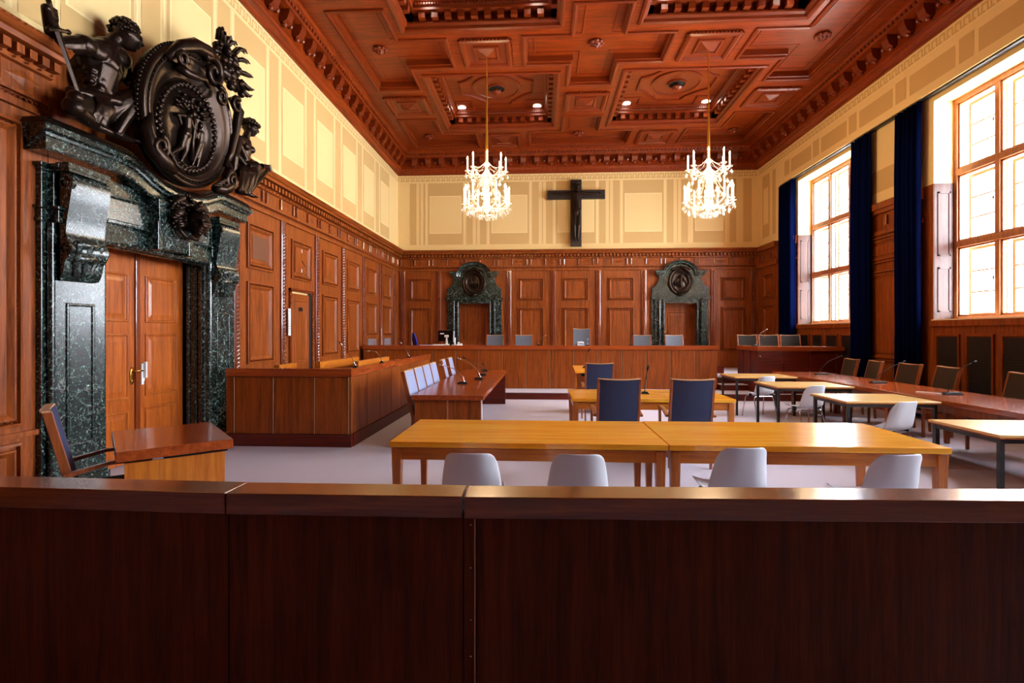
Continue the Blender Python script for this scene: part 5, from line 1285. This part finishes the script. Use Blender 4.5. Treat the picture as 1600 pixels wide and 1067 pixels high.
def inst(name, mb_fn, mat, parent, loc, rz=0, smooth=False):
    if name not in first:
        o = mb_fn().build(name, mat, parent, smooth=smooth); first[name] = o
    else:
        o = first[name].copy(); C.objects.link(o); o.parent = parent
    o.location = loc; o.rotation_euler = (0,0,rz); return o
TI = [(8,.40,1.02,.30,'u',.13),(12,.47,.34,.34,'l',0)]
for n, R, z, hc, tag_, ph in TI:
    for k in range(n):
        a = 2*PI*k/n+ph
        def arm_fn():
            m = MB(); pts = [(.06,0,-.02),(.14,0,-.10),(R*.55,0,-.11),(R*.85,0,-.05),(R,0,.0)]; m.tube(pts, [.014,.012,.011,.011,.014], 8); return m
        ao = inst('arm' if tag_ == 'u' else 'lower_arm', arm_fn, M_crystal, ch, (0,0,z), a, True)
        inst('drip_pan'+('' if tag_ == 'u' else '_low'), lambda: MB().lathe([(.012,0),(.05,.008),(.062,.022),(.055,.02),(.014,.012)], n=14), M_crystal, ao, (R,0,0), 0, True)
        inst('candle'+('' if tag_ == 'u' else '_low'), lambda: MB().lathe([(.014,.01),(.014,hc-.05),(.011,hc-.045)], n=10), M_candle, ao, (R,0,0), 0, True)
        inst('bulb'+('' if tag_ == 'u' else '_low'), lambda: MB().lathe([(.008,hc-.05),(.016,hc-.03),(.013,hc),(.002,hc+.03)], n=10), M_bulb, ao, (R,0,0), 0, True)
        for j, dz in ((0,-.03),(1,-.05)) if tag_ == 'u' else ((0,-.05),(1,-.14)):
            inst('crystal_drop', lambda: drop_mesh('d', 1.15), M_crystal, ch, ((R+.03-.10*j)*math.cos(a+.1*j), (R+.03-.10*j)*math.sin(a+.1*j), z+dz-.02))
for k in range(16):
    a = 2*PI*k/16+.1; inst('crystal_drop', None, M_crystal, ch, (.30*math.cos(a),.30*math.sin(a),.20))
for k in range(12):
    a = 2*PI*k/12+.2; inst('crystal_drop', None, M_crystal, ch, (.16*math.cos(a),.16*math.sin(a),.12))
for k in range(14):
    a = 2*PI*k/14+.1; inst('crystal_drop', None, M_crystal, ch, (.42*math.cos(a),.42*math.sin(a),.72))
m = MB(); rnd = random.Random(5)     # bead swags
def swag(p0, p1, sag, n=12):
    p0 = Vector(p0); p1 = Vector(p1)
    for i in range(n+1):
        t = i/n; p = p0.lerp(p1, t)-Vector((0,0,sag*4*t*(1-t))); m.octa(tuple(p), .0095, .0095, .0095)
for k in range(12):
    a, b = 2*PI*k/12, 2*PI*(k+1)/12; R = .47; swag((R*math.cos(a),R*math.sin(a),.36),(R*math.cos(b),R*math.sin(b),.36), .09, 10)
    swag((.11*math.cos(a),.11*math.sin(a),.92),(R*math.cos(a),R*math.sin(a),.40), .10, 22); swag((R*math.cos(a),R*math.sin(a),.30),(R*math.cos(b),R*math.sin(b),.30), .13, 12)
for k in range(8):
    a, b = 2*PI*k/8+.13, 2*PI*(k+1)/8+.13; R = .40; swag((R*math.cos(a),R*math.sin(a),1.03),(R*math.cos(b),R*math.sin(b),1.03), .09, 12); swag((.04*math.cos(a),.04*math.sin(a),1.22),(R*math.cos(a),R*math.sin(a),1.05), .06, 18)
m.build('bead_swags', M_crystal, ch, kind='stuff')
m = MB()     # rosette discs and pendants of the inner basket
for k in range(10):
    a = 2*PI*k/10
    for z, r in ((.62,.20),(.50,.26),(.78,.14)): m.octa((r*math.cos(a),r*math.sin(a),z), .022, .022, .045)
m.build('inner_prisms', M_crystal, ch, kind='stuff')
ch2 = dup(ch, 'glowing crystal chandelier with candle lamps on a gilt rod, right of the cross', (xc+2.30,10.72,3.92), .35, 'crystal chandeliers'); ch['group'] = 'crystal chandeliers'
# recessed spotlights
sp = [(-2.2,14.17),(-.10,14.17),(2.33,14.17),(4.47,14.17),(-2.15,9.36),(-.08,9.36),(2.30,9.36),(4.45,9.36)]
SL = ['far left coffer, left corner','far left coffer, right corner','far right coffer, left corner','far right coffer, right corner','nearer left coffer, left corner','nearer left coffer, right corner','nearer right coffer, left corner','nearer right coffer, right corner']
for (x, y), l in zip(sp, SL):
    t = thing('ceiling_spotlight', 'round recessed ceiling spotlight in the '+l, 'spotlight', (x,y,ZC+.40), 0, 'ceiling spotlights')
    MB().lathe([(.125,.019),(.125,0),(.118,-.006),(.105,.0),(.105,.012)], n=20, cap=False).build('trim_ring', M_white, t); MB().lathe([(.105,.01),(.05,-.004),(.001,-.006)], n=20, cap=False).build('lens', M_spot, t)
# ------------------------------------------------------------------ light and camera
w = bpy.data.worlds.new('daylight'); bpy.context.scene.world = w; w.use_nodes = True
bg = w.node_tree.nodes['Background']; bg.inputs[0].default_value = (.86,.93,1,1); bg.inputs[1].default_value = 48
for k, (a, b) in enumerate(WIN):
    L = bpy.data.lights.new('window_portal', 'AREA'); L.shape = 'RECTANGLE'; L.size = b-a; L.size_y = WTOP-SILL; L.cycles.is_portal = True
    o = bpy.data.objects.new('window_portal', L); C.objects.link(o); o.location = (X1+.02,(a+b)/2,(SILL+WTOP)/2)
    o.rotation_euler = Vector((-1,0,0)).to_track_quat('-Z','Z').to_euler()
def lamp(kind, loc, energy, col, size, rot=None, **kw):
    L = bpy.data.lights.new('lamp', kind); L.energy = energy; L.color = col; L.shadow_soft_size = size
    for k, v in kw.items(): setattr(L, k, v)
    o = bpy.data.objects.new('lamp', L); C.objects.link(o); o.location = loc; return o
for c in (ch, ch2):
    x, y, _ = c.location
    for z in (4.45,5.2): lamp('POINT', (x,y,z), 75, (1,.70,.38), .25)
for x, y in sp: lamp('SPOT', (x,y,ZC+.37), 50, (1,.84,.62), .06, spot_size=math.radians(95), spot_blend=.6)
cam = bpy.data.cameras.new('camera'); co_ = bpy.data.objects.new('camera', cam); C.objects.link(co_)
co_.location = (0,0,1.58); yaw = math.atan(45/800); co_.rotation_euler = (PI/2,0,yaw)
cam.sensor_width = 36; cam.lens = 18.0; cam.shift_y = -(533.5-520)/1600; cam.clip_end = 100; cam.clip_start = .02
sc = bpy.context.scene; sc.camera = co_
sc.view_settings.view_transform = 'Standard'; sc.view_settings.look = 'None'; sc.view_settings.gamma = 1; sc.view_settings.exposure = .25
sc.view_settings.use_curve_mapping = False
sc.cycles.max_bounces = 10; sc.cycles.diffuse_bounces = 6; sc.cycles.glossy_bounces = 4; sc.cycles.transparent_max_bounces = 16
sc.cycles.sample_clamp_indirect = 8
